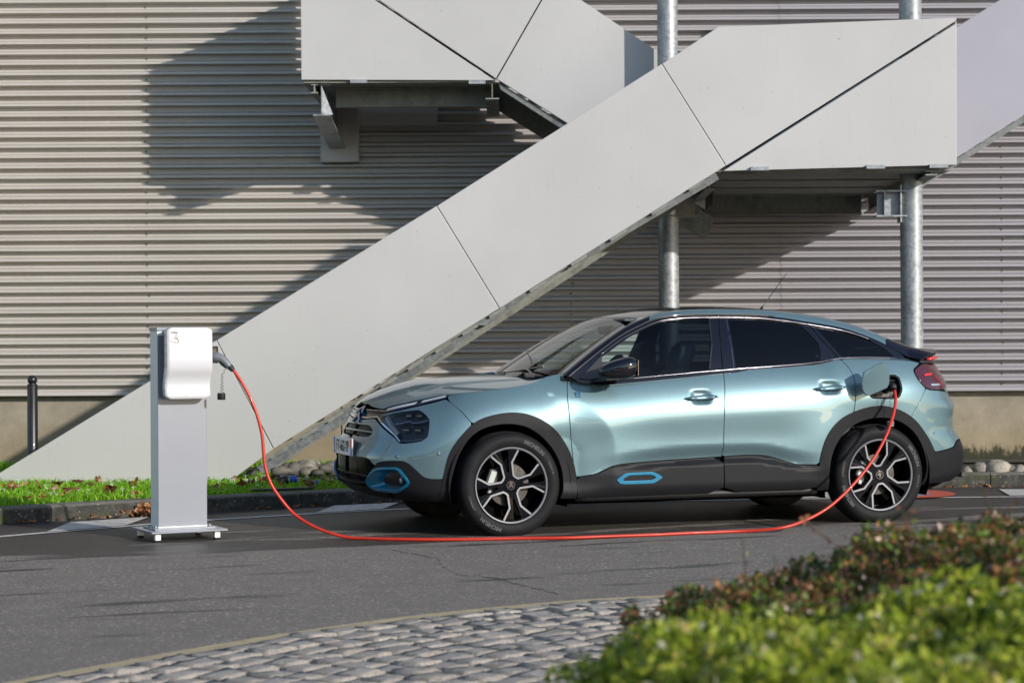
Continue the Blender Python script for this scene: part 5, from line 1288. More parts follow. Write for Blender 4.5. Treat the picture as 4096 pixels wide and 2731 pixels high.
# ---- tail lamps, spoiler, aerial
TLs = patch('tail_lamp', TL, mat='red_lens', e=.012, rim=.02)
for side, t in ((1, TLs[0]), (-1, TLs[1])):
    strip('light_bar', [(4.545, 1.005), (4.60, 1.010), (4.665, 1.013)], .016, .016, 'red_bar', t, sides=(side,))
    strip('light_bar', [(4.70, .998), (4.72, .97), (4.74, .935)], .010, .016, 'red_bar', t, sides=(side,))
    strip('light_bar', [(4.585, .938), (4.66, .938), (4.71, .940)], .016, .015, 'lamp_clear', t, sides=(side,))
    mb = CB(); Q = [(3.86, .66, 1.165), (4.02, .60, 1.155), (4.17, .50, 1.135), (4.30, .30, 1.125), (4.32, 0, 1.125)]
    for off_, h in ((0, 0), (.004, -.03)):
        pass
    mb.tube([(3.99, .712, 1.112), (4.05, .69, 1.122), (4.105, .645, 1.126)], .011, 8); mb.done('upper_light_bar', 'red_bar', side, t, True)
    mb = CB(); mb.tube([(4.105, .63, 1.128), (4.130, .59, 1.126), (4.160, .50, 1.122), (4.200, .30, 1.12), (4.22, 0, 1.12)], .012, 8); mb.done('upper_light_bar', 'red_bar', side, t, True)
# tail deck: gloss black block joining the glass, the pillars and the spoiler lip
def deck(name, rows_, mat):
    n_ = len(rows_[0]); V = [p for r in rows_ for p in r]; F = [(r*n_+i, (r+1)*n_+i, (r+1)*n_+i+1, r*n_+i+1) for r in range(len(rows_)-1) for i in range(n_-1)]
    mesh(name, L(V), F, M[mat], car, smooth=True)
def mirror_row(r): return r+[(x, -y, z) for x, y, z in r[::-1] if y > 1e-6]
rowA = [tuple(RW[k, -1]) for k in range(nv)]+[(4.08, .3, float(T(4.08, .3)[2])), (4.08, 0, float(T(4.08, 0.)[2]))]
rowB = [(3.93, .725, 1.112), (3.98, .713, 1.130), (4.02, .70, 1.144), (4.05, .685, 1.154), (4.08, .665, 1.162), (4.105, .64, 1.169), (4.125, .61, 1.174), (4.14, .58, 1.178), (4.155, .55, 1.181), (4.17, .51, 1.184), (4.19, .46, 1.186), (4.24, .3, 1.188), (4.27, 0, 1.190)]
rowC = [(x+.003, y, z-(.004 if k < 2 else .016)) for k, (x, y, z) in enumerate(rowB)]
rowD = [(x-(.006 if k < 3 else .035), y-.004, z-(.008 if k < 2 else .030)) for k, (x, y, z) in enumerate(rowB)]
rowE = [(x-(.0 if k < 3 else .012), y+.006, 1.086) for k, (x, y, z) in enumerate(rowB)]
deck('spoiler', [mirror_row(rowA), mirror_row(rowB)], 'gloss_black')
deck('spoiler_lip', [mirror_row(rowB), mirror_row(rowC), mirror_row(rowD), mirror_row(rowE)], 'gloss_black')
mb = CB(); a0 = Vector((3.05, 0, 1.476)); a1 = Vector((3.26, 0, 1.74)); mb.tube([a0, a0.lerp(a1, .1), a1], [.012, .004, .0022], 8); mb.done('roof_aerial', 'satin_black', smooth=True)
for side in (1, -1):
    mb = CB(); mb.tube([(1.14, .30*side+.2, 1.035), (1.17, .1*side+.25, 1.055), (1.22, -.25*side+.25, 1.085)], .007, 6); mb.box((1.12, .30*side+.2, 1.03), (.06, .04, .03)); mb.done('wiper', 'satin_black')

# ---- door mirror
def superell(c, r, ex, n=28, m=18, shear=None, flat=None):
    V = []; F = []
    sg = lambda v, e_: math.copysign(abs(v)**e_, v)
    for i in range(m+1):
        a = -math.pi/2+math.pi*i/m
        for j in range(n):
            b_ = 2*math.pi*j/n; x, y, z = sg(math.cos(a), ex)*sg(math.cos(b_), ex), sg(math.cos(a), ex)*sg(math.sin(b_), ex), sg(math.sin(a), ex)
            p = [x*r[0], y*r[1], z*r[2]]
            if shear: p = shear(p, x, y, z)
            V.append((c[0]+p[0], c[1]+p[1], c[2]+p[2]))
    for i in range(m):
        for j in range(n): F.append((i*n+j, i*n+(j+1) % n, (i+1)*n+(j+1) % n, (i+1)*n+j))
    return V, F
for side in (1, -1):
    def shp(p, x, y, z):   # nose tapers forward and down, the rear edge is upright
        k = .5*(1-x); p[2] = p[2]*(1-.42*k)-.022*k+.012*(1-k); p[1] *= (1-.35*k); return p
    c0 = (1.555, 1.000, 1.075)
    V, F = superell(c0, (.128, .105, .084), .72, shear=shp)
    up_, dn = CB(), CB(); V = np.array(V)
    Fu = [f for f in F if V[list(f), 2].mean() > 1.045-.10*(V[list(f), 0].mean()-1.555) - .0]; Fd = [f for f in F if f not in set(Fu)]
    up_.v = [tuple(v) for v in V]; up_.f = Fu; mir = up_.done('door_mirror', 'gloss_black', side, FD[0] if side > 0 else FD[1], smooth=True)
    dn.v = [tuple(v) for v in V]; dn.f = Fd; dn.done('mirror_base_shell', 'black_plastic', side, FD[0] if side > 0 else FD[1], smooth=True)
    mb = CB(); mb.prism([(1.44, .80, 1.005), (1.60, .80, 1.01), (1.60, .93, 1.025), (1.50, .94, 1.020)], (0, 0, -.026)); mb.done('mirror_arm', 'gloss_black', side, FD[0] if side > 0 else FD[1])
    mb = CB(); mb.box((1.672, 1.0, 1.078), (.004, .14, .10)); mb.done('mirror_glass', 'dark_chrome', side, FD[0] if side > 0 else FD[1])
    mb = CB(); q = [onG(1.365, 1.005, .008), onG(1.515, .985, .008), onG(1.545, 1.155, .008)]; mb.prism(q, (0, -.012, 0)); mb.done('mirror_sail', 'satin_black', side, FD[0] if side > 0 else FD[1])
# ---- door handles
for (a, b_), dr, key in ((DH[0], FD, True), (DH[1], RD, False)):
    for side in (1, -1):
        mb = CB(); k = 20; n_ = 12; V = []
        for i in range(k+1):
            t = i/k; s_ = a-.122+.244*t; zc = b_-.001+.010*(t-.5); w = .0165*min(1, (math.sin(math.pi*min(max(t, .0), 1))**.45)+.0)*(1.0 if t > .5 else .72+.56*t); hh = .012+.020*math.sin(math.pi*t)**.5
            for j in range(n_):
                th = 2*math.pi*j/n_; V.append(tuple(on(s_, zc+w*math.sin(th), hh+.010*math.cos(th)+(0 if .1 < t < .9 else -.01))))
        mb.v = V; mb.f = [(i*n_+j, i*n_+(j+1) % n_, (i+1)*n_+(j+1) % n_, (i+1)*n_+j) for i in range(k) for j in range(n_)]+[tuple(range(n_)), tuple(range(k*n_+n_-1, k*n_-1, -1))]
        hd2 = mb.done('handle', 'paint', side, dr[0] if side > 0 else dr[1], smooth=True)
        if key and side > 0:
            c_ = on(a+.098, b_+.004, .046); mb = CB(); mb.lathe([(.001, .002), (.0085, .002), (.0095, -.004)], 18, Matrix.Translation(c_) @ Matrix.Rotation(R(-90), 4, 'X')); mb.done('lock_cylinder', 'chrome', side, hd2, True)
# electric badge: a squared letter e with three prongs
for side in (1, -1):
    E_ = [(0, 0, .036, .006), (0, .012, .036, .006), (0, .026, .036, .006), (0, 0, .006, .032), (.030, .012, .006, .020), (.006, .032, .005, .004), (.016, .032, .005, .004), (.026, .032, .005, .004)]
    mb = CB()
    for x, z, w, h in E_:
        c_ = on(1.922+x+w/2, .886+z+h/2, .003); mb.box(c_, (w, .004, h))
    mb.done('electric_badge', 'badge_blue', side, FD[0] if side > 0 else FD[1])

# ---- charging port and open flap
port = patch('charge_port', PORT, mat='satin_black', e=-.055, rim=.002, both=False, inset=-.004)[0]
funnel('port_rim', PORT, -.004, PORT, -.055, 'satin_black', port, 1)
patch('port_seal', PORT, holes=[[(4.17+(a-4.17)*.90, .93+(b_-.93)*.87) for a, b_ in PORT]], mat='rubber', e=.001, rim=.012, both=False, inset=.001, parent=port)
mb = CB(); c_ = on(4.21, .925, -.03)
mb.lathe([(.001, -.012), (.030, -.012), (.032, .010), (.038, .012), (.038, -.02)], 28, Matrix.Translation(c_) @ Matrix.Rotation(R(-90), 4, 'X')); mb.done('socket', 'dark_plastic', 1, port, True)
mb = CB(); c_ = on(4.11, .888, -.035); mb.box(c_, (.075, .03, .035), bev=.006); mb.box(c_+Vector((0, .018, .006)), (.05, .004, .008)); mb.done('port_cover', 'black_plastic', 1, port)
flapP = [Vector(p)+Vector((-.055, 0, .0)) for p in ((3.375, .995, .965), (3.39, 1.0, 1.035), (3.465, 1.015, 1.075), (3.525, 1.03, 1.102), (3.545, 1.035, 1.088), (3.562, 1.035, 1.02), (3.562, 1.03, .955), (3.545, 1.03, .925), (3.49, 1.01, .90), (3.425, .995, .873), (3.40, .99, .884), (3.380, .99, .915))]
mb = CB(); mb.prism(flapP[::-1], (0.006, .010, 0)); flap = autosmooth(mb.done('charge_flap', 'paint', 1, QP[0]), 50)
bv = flap.modifiers.new('bevel', 'BEVEL'); bv.width = .002; bv.segments = 2
mb = CB(); mb.tube([(3.35, .995, .965), (3.38, .95, .965), (3.46, .88, .955), (3.48, .84, .95)], .010, 6); mb.tube([(3.50, 1.03, .985), (3.60, .95, .97), (3.62, .88, .965)], .004, 5); mb.done('flap_hinge', 'satin_black', 1, QP[0], True)

# ---- wheels
RR = .245                     # outer radius of the alloy rim
def petal(f=1.0, dr=0.0):
    A_ = [(.985, 21.9), (.61, 32.5), (.255+dr, 20.5), (.225+dr, 0), (.255+dr, -20.5), (.61, -32.5), (.985, -21.9)]
    return [(RR*r*math.cos(R(a)), RR*r*math.sin(R(a))) for r, a in A_]
def shrink(Pq, d):
    Q = np.array(Pq); out = []; k = len(Q)
    for i in range(k):
        a, b_, c_ = Q[i-1], Q[i], Q[(i+1) % k]; t1 = (b_-a)/np.linalg.norm(b_-a); t2 = (c_-b_)/np.linalg.norm(c_-b_); n1 = np.array([-t1[1], t1[0]]); n2 = np.array([-t2[1], t2[0]]); m = n1+n2; m /= max(1e-6, m @ n1); out.append(b_+m*d)
    return np.array(out)
def rotp(Q, a): c_, s_ = math.cos(a), math.sin(a); return [(x*c_-y*s_, x*s_+y*c_) for x, y in Q]
def flat_cdt(outer, holes, z0, th, dish=0.0):
    loops = [np.array(outer)]+[np.array(h) for h in holes]; pts = []; ed = []
    for Q in loops: o = len(pts); k = len(Q); pts += [Vector(tuple(p)) for p in Q]; ed += [(o+i, o+(i+1) % k) for i in range(k)]
    vs, _, fs, _, _, _ = delaunay_2d_cdt(pts, ed, [], 0, 1e-7); U = np.array([tuple(v) for v in vs]); F = np.array([list(f) for f in fs]); C = U[F].mean(1); ok = inpoly(C[:, 0], C[:, 1], loops[0])
    for Q in loops[1:]: ok &= ~inpoly(C[:, 0], C[:, 1], Q)
    F = F[ok]; mb = MB(); zf = lambda p: z0-dish*max(0, 1-np.hypot(p[0], p[1])/RR)
    mb.add([(p[0], p[1], zf(p)) for p in U], [tuple(f) for f in F])
    for Q in loops:
        k = len(Q); mb.add([(p[0], p[1], zf(p)) for p in Q]+[(p[0]*.985, p[1]*.985, zf(p)-th) for p in Q], [(i, (i+1) % k, (i+1) % k+k, i+k) for i in range(k)])
    return mb
W0 = [90*k+56.5 for k in range(4)]
def wheel(x, side, rot, name_label=None):
    w = bpy.data.objects.new('wheel', None); col.objects.link(w); w.parent = car; w.location = (x, -.885*side, .327)
    # local z of the wheel points outwards from the car
    w.rotation_euler = Matrix(((1, 0, 0), (0, 0, -1), (0, 1, 0))).to_euler() if side > 0 else Matrix(((-1, 0, 0), (0, 0, 1), (0, 1, 0))).to_euler()
    return w
def wheel_parts(rot):
    parts = []
    # tyre: rounded shoulders, tread grooves; flattened slightly at the bottom by its load
    prof = [(.238, -.012), (.247, -.004), (.262, .004), (.285, .008), (.305, .006), (.322, -.004), (.333, -.016), (.3395, -.032), (.342, -.050), (.3365, -.052), (.3365, -.060), (.3435, -.062), (.345, -.085), (.3385, -.087), (.3385, -.095), (.345, -.097), (.345, -.123), (.3385, -.125), (.3385, -.133), (.3445, -.135), (.342, -.155), (.337, -.172), (.325, -.19), (.30, -.20), (.26, -.20), (.238, -.19), (.236, -.10)]
    n_ = 144; V = []; F = []
    for i, (r, h) in enumerate(prof):
        for k in range(n_):
            a = 2*math.pi*k/n_; rr = r
            if .325 < r < .336 and h > -.03 and h < -.010 and k % 3 == 0: rr -= .003
            x, y = rr*math.cos(a), rr*math.sin(a)
            V.append((x, y, h))
    for i in range(len(prof)-1):
        for k in range(n_): F.append((i*n_+k, i*n_+(k+1) % n_, (i+1)*n_+(k+1) % n_, (i+1)*n_+k))
    parts.append(('tyre', V, F, 'rubber', True, 30))
    mb = MB(); mb.lathe([(.340, -.0505), (.3365, -.0525)], 8)
    # rim barrel and lip
    mb = MB(); mb.lathe([(.2465, -.006), (.2475, .002), (.243, .006), (.236, .003), (.2345, -.010)], 96, closed=False); parts.append(('rim_lip', mb.v, mb.f, 'machined', True, 60))
    mb = MB(); mb.lathe([(.2345, -.008), (.228, -.03), (.222, -.10), (.226, -.17), (.236, -.185)], 64); parts.append(('rim_barrel', mb.v, mb.f, 'rim_black', True, 60))
    holes = []; outer = [(RR*.965*math.cos(2*math.pi*k/96), RR*.965*math.sin(2*math.pi*k/96)) for k in range(96)]
    fh = []
    for w0 in W0:
        Q = shrink(petal(), .0); Q = shrink(petal(), .014 if area(np.array(petal())) > 0 else -.014)
        Q = [p if np.hypot(*p) < RR*.95 else tuple(np.array(p)/np.hypot(*p)*RR*.945) for p in Q]
        # curve the outer edge of the opening along the rim
        a0, a1 = math.atan2(Q[-1][1], Q[-1][0]), math.atan2(Q[0][1], Q[0][0]); arc = [(RR*.945*math.cos(a), RR*.945*math.sin(a)) for a in np.linspace(a0, a1, 8)[1:-1]]
        fh.append(rotp(list(Q)+arc, R(w0)))
        slot = [(RR*.36, RR*.030), (RR*.36, -RR*.030), (RR*.88, -RR*.105), (RR*.935, -RR*.08), (RR*.935, RR*.08), (RR*.88, RR*.105)]
        fh.append(rotp(slot, R(w0+45)))
    mb = flat_cdt(outer, fh, -.006, .030, .010); parts.append(('spokes', mb.v, mb.f, 'rim_black', False, 30))
    for w0 in W0:
        mm = MB(); Pt = petal(); d = .014 if area(np.array(Pt)) > 0 else -.014; In = shrink(Pt, d*.85); Ot = np.array(Pt)
        k = len(Ot); Ot2 = rotp(Ot, R(w0)); In2 = rotp(In, R(w0)); zf = lambda p: -.0045-.010*max(0, 1-np.hypot(*p)/RR)
        fac = lambda p: tuple(np.array(p)*min(1, RR*.975/np.hypot(*p)))
        for i in range(k-1):
            q = [fac(Ot2[i]), fac(Ot2[i+1]), fac(In2[i+1]), fac(In2[i])]; mm.add([(x, y, zf((x, y))) for x, y in q]+[(x, y, zf((x, y))-.004) for x, y in q], [(0, 1, 2, 3), (0, 4, 5, 1), (1, 5, 6, 2), (2, 6, 7, 3), (3, 7, 4, 0)])
        parts.append(('machined_face', mm.v, mm.f, 'machined', False, 30))
        # machined rim edge between the spokes
        mb = MB(); a = np.linspace(R(w0-21), R(w0+21), 14); V = [(RR*r*math.cos(q), RR*r*math.sin(q), -.004) for r in (.975, .957) for q in a]; mb.add(V, [(i, i+1, 14+i+1, 14+i) for i in range(13)])
        parts.append(('machined_rim_edge', mb.v, mb.f, 'machined', False, 30))
        # black twin-spoke facets either side of each slot
        for sg in (1, -1):
            mb = MB(); q = [(RR*.34, RR*.055*sg, -.0125), (RR*.62, RR*.13*sg, -.0085), (RR*.935, RR*.30*sg, -.0045), (RR*.935, RR*.13*sg, -.012), (RR*.62, RR*.075*sg, -.0145)]
            mb.add([(x, y, z) for (x, y), z in zip(rotp([(a_, b_) for a_, b_, _ in q], R(w0+45)), [c_ for _, _, c_ in q])], [(0, 1, 2, 3, 4) if sg < 0 else (4, 3, 2, 1, 0)])
            parts.append(('spoke_facet', mb.v, mb.f, 'rim_black', False, 30))
    mb = MB(); mb.lathe([(.001, -.006), (.024, -.007), (.026, -.010), (.028, -.030)], 32); parts.append(('hub_cap', mb.v, mb.f, 'gloss_black', True, 40))
    mb = MB(); mb.lathe([(.0265, -.008), (.0285, -.008), (.0295, -.014)], 32)
    for zc in (.006, -.004):
        for sg in (1, -1): mb.add([(0, zc+.004, -.0045), (sg*.015, zc-.008, -.0045), (sg*.015, zc-.013, -.0045), (0, zc-.001, -.0045)], [(0, 1, 2, 3) if sg < 0 else (3, 2, 1, 0)])
    parts.append(('cap_emblem', mb.v, mb.f, 'chrome', False, 40))
    for w0 in W0:
        a = R(w0+45); Mx = Matrix.Translation((.054*math.cos(a), .054*math.sin(a), -.024)); mb = MB(); mb.lathe([(.001, .006), (.008, .006), (.0095, .003), (.0095, -.01)], 6, Mx); mb.lathe([(.0145, .004), (.016, .004), (.014, -.01)], 20, Mx); parts.append(('wheel_bolt', mb.v, mb.f, 'dark_chrome', False, 30))
    mb = MB(); mb.lathe([(.05, -.06), (.138, -.062), (.138, -.085), (.05, -.085)], 48); mb.lathe([(.001, -.05), (.055, -.052), (.06, -.08)], 24); parts.append(('brake_disc', mb.v, mb.f, 'disc', True, 40))
    mb = MB(); a = R(160); c_ = Vector((.125*math.cos(a), .125*math.sin(a), -.065)); mb.box(c_, (.055, .12, .05), rz=a, bev=.01); mb.box(c_+Vector((-.015, -.09, .01)), (.03, .035, .03), rz=a, bev=.005); parts.append(('brake_caliper', mb.v, mb.f, 'caliper', False, 30))
    mb = MB(); mb.lathe([(.001, -.12), (.22, -.12)], 32); parts.append(('dust_shield', mb.v, mb.f, 'void', False, 30))
    return parts
PARTS = wheel_parts(0); WM = {}
def make_wheel(x, side, rot, lettering):
    w = wheel(x, side, rot); holder = w
    for i, (nm, V, F, mt, sm, an) in enumerate(PARTS):
        if (nm, i) not in WM:
            o = mesh(nm, V, F, M[mt], w); autosmooth(o, an) if sm else None; WM[(nm, i)] = o.data
        else: o = link(nm, WM[(nm, i)], None, w)
        if nm not in ('brake_caliper', 'dust_shield', 'brake_disc'): o.rotation_euler = (0, 0, rot)
    if lettering:
        I = Matrix.Rotation(rot, 4, 'Z') @ Matrix.Translation((0, 0, .0078))
        for txt, rad, mid, size, mt in lettering: text_mesh('tyre_lettering', txt, size, mt, w, I, th=.0004, bend=(rad, R(mid)), sx=1.05, bold=.0012 if size > .03 else .0004)
    return w
for q in (0, 180): pass
LET = [('MICHELIN', .291, 57, .034, 'tyre_print'), ('MICHELIN', .291, 240, .034, 'tyre_print'), ('195/60 R 18', .292, 22, .017, 'tyre_print'), ('e·PRIMACY', .290, 202, .020, 'tyre_print')]
make_wheel(.862, 1, 0, LET)
make_wheel(3.525, 1, R(-49), [(t, r, a+ (18 if 0 else 18), s, m_) for t, r, a, s, m_ in LET])
make_wheel(.862, -1, .3, None); make_wheel(3.530, -1, .8, None)

# ---- interior seen through the glass
for side in (1, -1):
    for x in (2.02, 2.92):
        if x > 2.5 and side < 0: pass
        seat = bpy.data.objects.new('seat', None); col.objects.link(seat); seat.parent = car
        V, F = superell((x-.12, .37*side, .62), (.25, .24, .09), .5); mesh('seat_cushion', L(V), F, M['seat'], seat, True)
        def lean(p, a, b_, c_): p[0] += p[2]*.30; return p
        V, F = superell((x+.14, .37*side, .80), (.075, .235, .27), .5, shear=lean); mesh('seat_backrest', L(V), F, M['seat'], seat, True)
        V, F = superell((x+.245, .37*side, 1.135), (.065, .125, .11), .65, shear=lean); mesh('headrest', L(V), F, M['seat'], seat, True)
mb = CB(); mb.box((1.42, 0, .93), (.42, 1.40, .16), bev=.05); mb.box((1.62, 0, .85), (.12, 1.35, .22), bev=.04); mb.done('dashboard', 'interior')
mb = CB(); c_ = Vector((1.74, .37*-1, .99)); Mx = Matrix.Translation(c_) @ Matrix.Rotation(R(-65), 4, 'Y')
mb.tube([Mx @ Vector((.175*math.cos(a), .175*math.sin(a), 0)) for a in np.linspace(0, 2*math.pi, 33)], .014, 8); mb.box(c_, (.04, .34, .05)); mb.done('steering_wheel', 'satin_black', -1, smooth=False)
mb = CB(); mb.box((1.86, 0, 1.33), (.05, .24, .06), bev=.015); mb.done('rear_view_mirror', 'satin_black')
for side in (1, -1):
    mb = CB(); mb.box((2.35, .73, .78), (2.1, .04, .42), bev=.01); mb.box((2.43, .62, 1.12), (.10, .03, .26)); mb.done('door_lining', 'interior', side)
mb = CB(); mb.box((3.62, 0, 1.02), (.55, 1.15, .03)); mb.done('parcel_shelf', 'interior')

# ================================================================== CHARGING STATION
fl, fr = on_ground(369.5, 1216, .0), None
a = Vector((-2.23, 12.66, 0)); b_ = Vector((-1.965, 12.87, 0)); sy = math.atan2(b_.y-a.y, b_.x-a.x)-.20
cs = empty('charging_station', ((a.x+b_.x)/2-.05, (a.y+b_.y)/2+.10, 0), sy, label='white wall-box charger mounted on a free-standing grey metal post', cat='charging station')
w = .335
pw, pd = .325, .155
def onst(name, mb, mat, smooth=False, parent=cs): return mb.build(name, M[mat], parent, smooth)
mb = MB(); mb.box((.0, .0, .062), (.50, .46, .012), bev=.002); plate_ = onst('base_plate', mb, 'station_grey')
mb = MB(); mb.box((.0, -.005, .073), (.40, .26, .010), bev=.002); onst('foot_flange', mb, 'station_grey')
for x in (-.20, .19):
    for y in (-.185, .185):
        mb = MB(); mb.box((x, y, .034), (.036, .036, .044), bev=.002); o = onst('foot', mb, 'station_cream'); mb = MB(); mb.box((x, y, .006), (.034, .034, .012)); mb.build('foot_pad', M['rubber'], o)
for x, y in ((-.178, -.075), (-.178, .07), (.180, -.075), (.18, .07)):
    mb = MB(); mb.lathe([(.001, .092), (.008, .092), (.009, .080), (.013, .079), (.013, .077)], 12, Matrix.Translation((x, y, 0))); onst('anchor_bolt', mb, 'galvanised')
H_ = 1.335
mb = MB(); mb.box((0, 0, .078+(H_-.078)/2), (pw, pd, H_-.078), bev=.002); onst('post', mb, 'station_cream')
mb = MB(); mb.box((0, -pd/2-.002, .078+(H_-.12)/2+.01), (pw-.002, .006, H_-.12), bev=.002); onst('post_front', mb, 'station_grey')
mb = MB(); mb.box((0, -.002, H_+.008), (pw+.012, pd+.014, .022), bev=.003); onst('post_cap', mb, 'station_grey')
# the wall box: face bulges out above and dips below
bw, z0, z1 = .298, .900, 1.352
def face(t): # outward distance by height fraction (0 bottom .. 1 top)
    return .118+.040*float(1/(1+math.exp(-(t-.36)/.045)))-.012*math.exp(-((t-.20)/.12)**2)-.010*max(0, t-.55)
n_, m_ = 26, 40; V = []; F = []
xc = .006
def rr(x, z):  # distance inside a rounded rectangle
    r = .030; dx = max(abs(x-xc)-(bw/2-r), 0); dz = max(abs(z-(z0+z1)/2)-((z1-z0)/2-r), 0); return math.hypot(dx, dz)
for j in range(m_+1):
    tz = j/m_; z = z0+(z1-z0)*tz; dz = max(abs(z-(z0+z1)/2)-((z1-z0)/2-.030), 0); hw = bw/2-.030+math.sqrt(max(0, .030**2-dz**2))
    for i in range(n_+1):
        u = -1+2*i/n_; u = math.copysign(abs(u)**.8, u); x = xc+hw*u; ed = min(1, (1-abs(u))/.07); e2 = min(1, min(tz, 1-tz)/.035)
        dpt = face(tz)-.010*(1-math.sqrt(max(0, 1-(1-ed)**2)))-.010*(1-math.sqrt(max(0, 1-(1-e2)**2)))
        V.append((x, -pd/2-dpt, z))
for j in range(m_):
    for i in range(n_): q = j*(n_+1)+i; F.append((q, q+1, q+n_+2, q+n_+1))
rim_ = [j*(n_+1) for j in range(m_+1)]; per = [i for i in range(n_+1)]+[j*(n_+1)+n_ for j in range(1, m_+1)]+[m_*(n_+1)+i for i in range(n_-1, -1, -1)]+[j*(n_+1) for j in range(m_-1, 0, -1)]
k0 = len(V); V += [(V[p][0]*.995+xc*.005, V[p][1]+.055, V[p][2]) for p in per]; kk = len(per); F += [(per[i], k0+i, k0+(i+1) % kk, per[(i+1) % kk])[::-1] for i in range(kk)]
box_ = mesh('wall_box_cover', V, F, M['station_white'], cs, True); autosmooth(box_, 60)
mb = MB(); mb.box((xc-.006, -pd/2-.042, (z0+z1)/2+.004), (bw-.04, .08, z1-z0-.035), bev=.01); onst('wall_box_back', mb, 'plug_grey')
def onface(x, z): return Vector((x, -pd/2-face((z-z0)/(z1-z0))-.0012, z))
Mt = lambda x, z: Matrix.Translation(onface(x, z)) @ Matrix(((1, 0, 0, 0), (0, 0, -1, 0), (0, 1, 0, 0), (0, 0, 0, 1)))
text_mesh('box_lettering', 'EVlink', .0185, 'ink_grey', box_, Mt(-.098, 1.319), th=.0003, bold=.0004)
text_mesh('box_lettering', 'Schneider', .0135, 'ink_grey', box_, Mt(.090, .9425), th=.0003, bold=.0004); text_mesh('box_lettering', 'Electric', .0075, 'ink_grey', box_, Mt(.099, .9335), th=.0003)
ic = [(-.121, 1.264), (-.119, 1.278), (-.110, 1.286), (-.096, 1.289), (-.086, 1.285), (-.078, 1.278), (-.072, 1.270), (-.074, 1.261), (-.085, 1.257), (-.092, 1.261), (-.098, 1.260), (-.108, 1.262), (-.112, 1.258), (-.120, 1.260), (-.121, 1.264)]
mb = MB(); mb.tube([onface(x, z)+Vector((0, -.0003, 0)) for x, z in ic], .0009, 5); mb.tube([onface(x, z)+Vector((0, -.0003, 0)) for x, z in ((-.100, 1.280), (-.092, 1.283), (-.085, 1.278), (-.100, 1.278))], .0007, 5)
mb.tube([onface(x, z)+Vector((0, -.0003, 0)) for x, z in ((-.091, 1.301), (-.091, 1.292), (-.084, 1.289), (-.077, 1.292), (-.077, 1.301), (-.091, 1.301))], .0009, 5)
for x in (-.087, -.081): mb.tube([onface(x, 1.301), onface(x, 1.308)], .0009, 5)
mb.tube([onface(x, z)+Vector((0, -.0003, 0)) for x, z in ((-.084, 1.289), (-.076, 1.280), (-.070, 1.268), (-.074, 1.255), (-.088, 1.251), (-.100, 1.256))], .0009, 5); mb.build('box_symbol', M['ink_grey'], box_)
mb = MB(); Mx = Mt(-.006, .928); mb.lathe([(.0115, .0002), (.0125, .0002)], 28, Mx); mb.lathe([(.0030, .0004), (.0040, .0004)], 18, Mx); mb.box(onface(-.006, .933), (.001, .001, .004)); mb.build('power_button', M['ink_grey'], box_)
# socket holder on the right-hand side
mb = MB(); mb.box((xc+bw/2+.020, -.09, 1.178), (.085, .085, .085), bev=.004); mb.box((xc+bw/2+.064, -.09, 1.178), (.006, .100, .110), bev=.002); onst('plug_holder', mb, 'satin_black')

# ================================================================== CHARGING CABLE
cb = empty('charging_cable', (-1.0, 12.85, 0), label='orange-red charging cable looping from the wall box along the asphalt to the car port', cat='cable')
PX = [(533, 846, 12.80), (553, 874, 12.80), (575, 914, 12.80), (592, 958, 12.80), (602, 1000, 12.80), (605, 1035, 12.80), (609, 1070, 12.80), (621, 1108, 12.80), (645, 1145, 12.80), (676, 1180, 12.80), (716, 1206, 12.76), (760, 1224, 12.72), (812, 1235, 12.66), (900, 1237.5, 12.60), (1000, 1238.5, 12.58), (1100, 1237.5, 12.60), (1200, 1235.5, 12.64), (1300, 1234.5, 12.66), (1400, 1231, 12.72), (1500, 1227.5, 12.78), (1600, 1223, 12.86), (1700, 1219.5, 12.92), (1790, 1212.5, 13.0), (1850, 1194, 13.08), (1905, 1163, 13.16), (1957, 1115, 13.24), (2003, 1058, 13.34), (2034, 1003, 13.44), (2051, 955, 13.54), (2057, 920, 13.62), (2054, 893, 13.68)]
cpts = []
for k, (u, v, Y) in enumerate(PX):
    q = at(u, v, Y)
    if 12 <= k <= 21: q = on_ground(u, v, .012)
    cpts.append(q)
cl = [q for q in smoothline(cpts, 8)]
for q in cl: q.z = max(q.z, .0115)
sag = rng.normal(0, 1, 8)
MB().tube([q-cb.location for q in cl], .0105, 12).build('cable', M['cable'], cb, smooth=True)
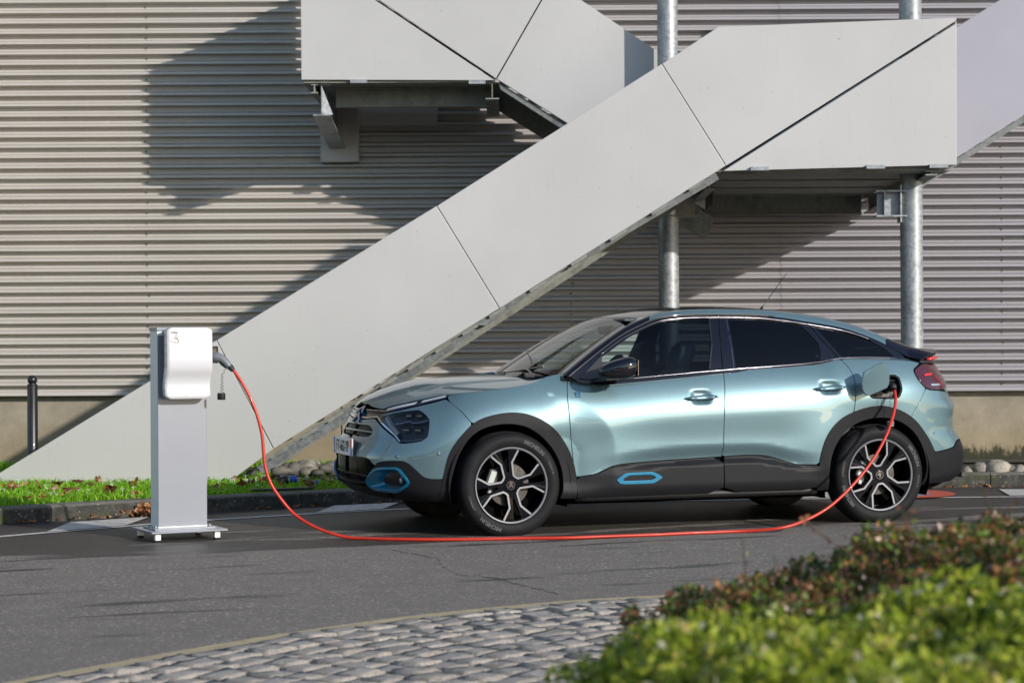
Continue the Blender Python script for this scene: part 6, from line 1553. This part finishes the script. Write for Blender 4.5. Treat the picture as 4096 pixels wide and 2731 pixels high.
def plugstation():
    Y = 12.78; g = bpy.data.objects.new('plug', None); col.objects.link(g); g.parent = cb
    P_ = lambda u, v, d=0: at(u, v, Y+d)-cb.location
    pts = [P_(486, 819), (P_(500, 820)), P_(510, 823), P_(519, 832), P_(527, 841), P_(533, 847)]
    MB().tube(pts, [.030, .030, .026, .023, .021, .015], 16).build('plug_body', M['plug_grey'], g, smooth=True)
    MB().tube([P_(504, 826), P_(512, 834), P_(521, 843)], [.014, .018, .012], 10).build('grip', M['dark_plastic'], g, smooth=True)
    MB().tube([P_(526, 840), P_(531, 845), P_(536, 851)], [.021, .020, .014], 14).build('cable_gland', M['dark_plastic'], g)
    hx_ = []; 
    for k in range(0, 150):
        t = k/149; a_ = t*2*math.pi*7; q = P_(519-9*min(1, t*4)+0*t, 845+4*min(1, t*4)+52*t); hx_.append(q+Vector((.010*math.cos(a_)*(.4+.6*t), .010*math.sin(a_), 0)))
    MB().tube(hx_, .0018, 5).build('coiled_cord', M['satin_black'], g, smooth=True)
    c_ = P_(508.5, 910); mb = MB(); mb.lathe([(.001, -.022), (.024, -.022), (.026, -.018), (.026, .018), (.022, .022), (.001, .022)], 24, Matrix.Translation(c_)); autosmooth(mb.build('dust_cap', M['dark_plastic'], g))
    return g
plugstation()
g = bpy.data.objects.new('plug', None); col.objects.link(g); g.parent = cb
def C2W(x, y, z): return Vector((CO.x+caxx*x+caxy*y, CO.y+caxy*x-caxx*y, z))-cb.location
pc = C2W(3.605, .86, .93); pe = cl[-1]-cb.location
MB().tube([pc, pc.lerp(pe, .35)+Vector((0, 0, .012)), pc.lerp(pe, .8)+Vector((0, 0, .010)), pe], [.031, .031, .027, .018], 16).build('plug_body', M['dark_plastic'], g, smooth=True)
mb = MB()
for k in range(3): mb.tube([pe.lerp(cl[-3]-cb.location, .15+.3*k), pe.lerp(cl[-3]-cb.location, .28+.3*k)], .0165, 12)
mb.build('cable_gland', M['satin_black'], g)
for dx, ln, sway in ((.0, .19, .006), (-.06, .14, .004)):
    pts = []
    for k in range(90):
        t = k/89; a_ = t*2*math.pi*6; q = pe+Vector((dx-.03, -.01, -.01-ln*t)); pts.append(q+Vector((sway*math.cos(a_), sway*math.sin(a_), 0)))
    MB().tube(pts, .0016, 5).build('coiled_cord', M['satin_black'], g, smooth=True)
c_ = pe+Vector((-.03, -.01, -.235)); mb = MB(); mb.lathe([(.001, -.02), (.024, -.02), (.026, .016), (.001, .02)], 20, Matrix.Translation(c_)); autosmooth(mb.build('dust_cap', M['plug_grey'], g))
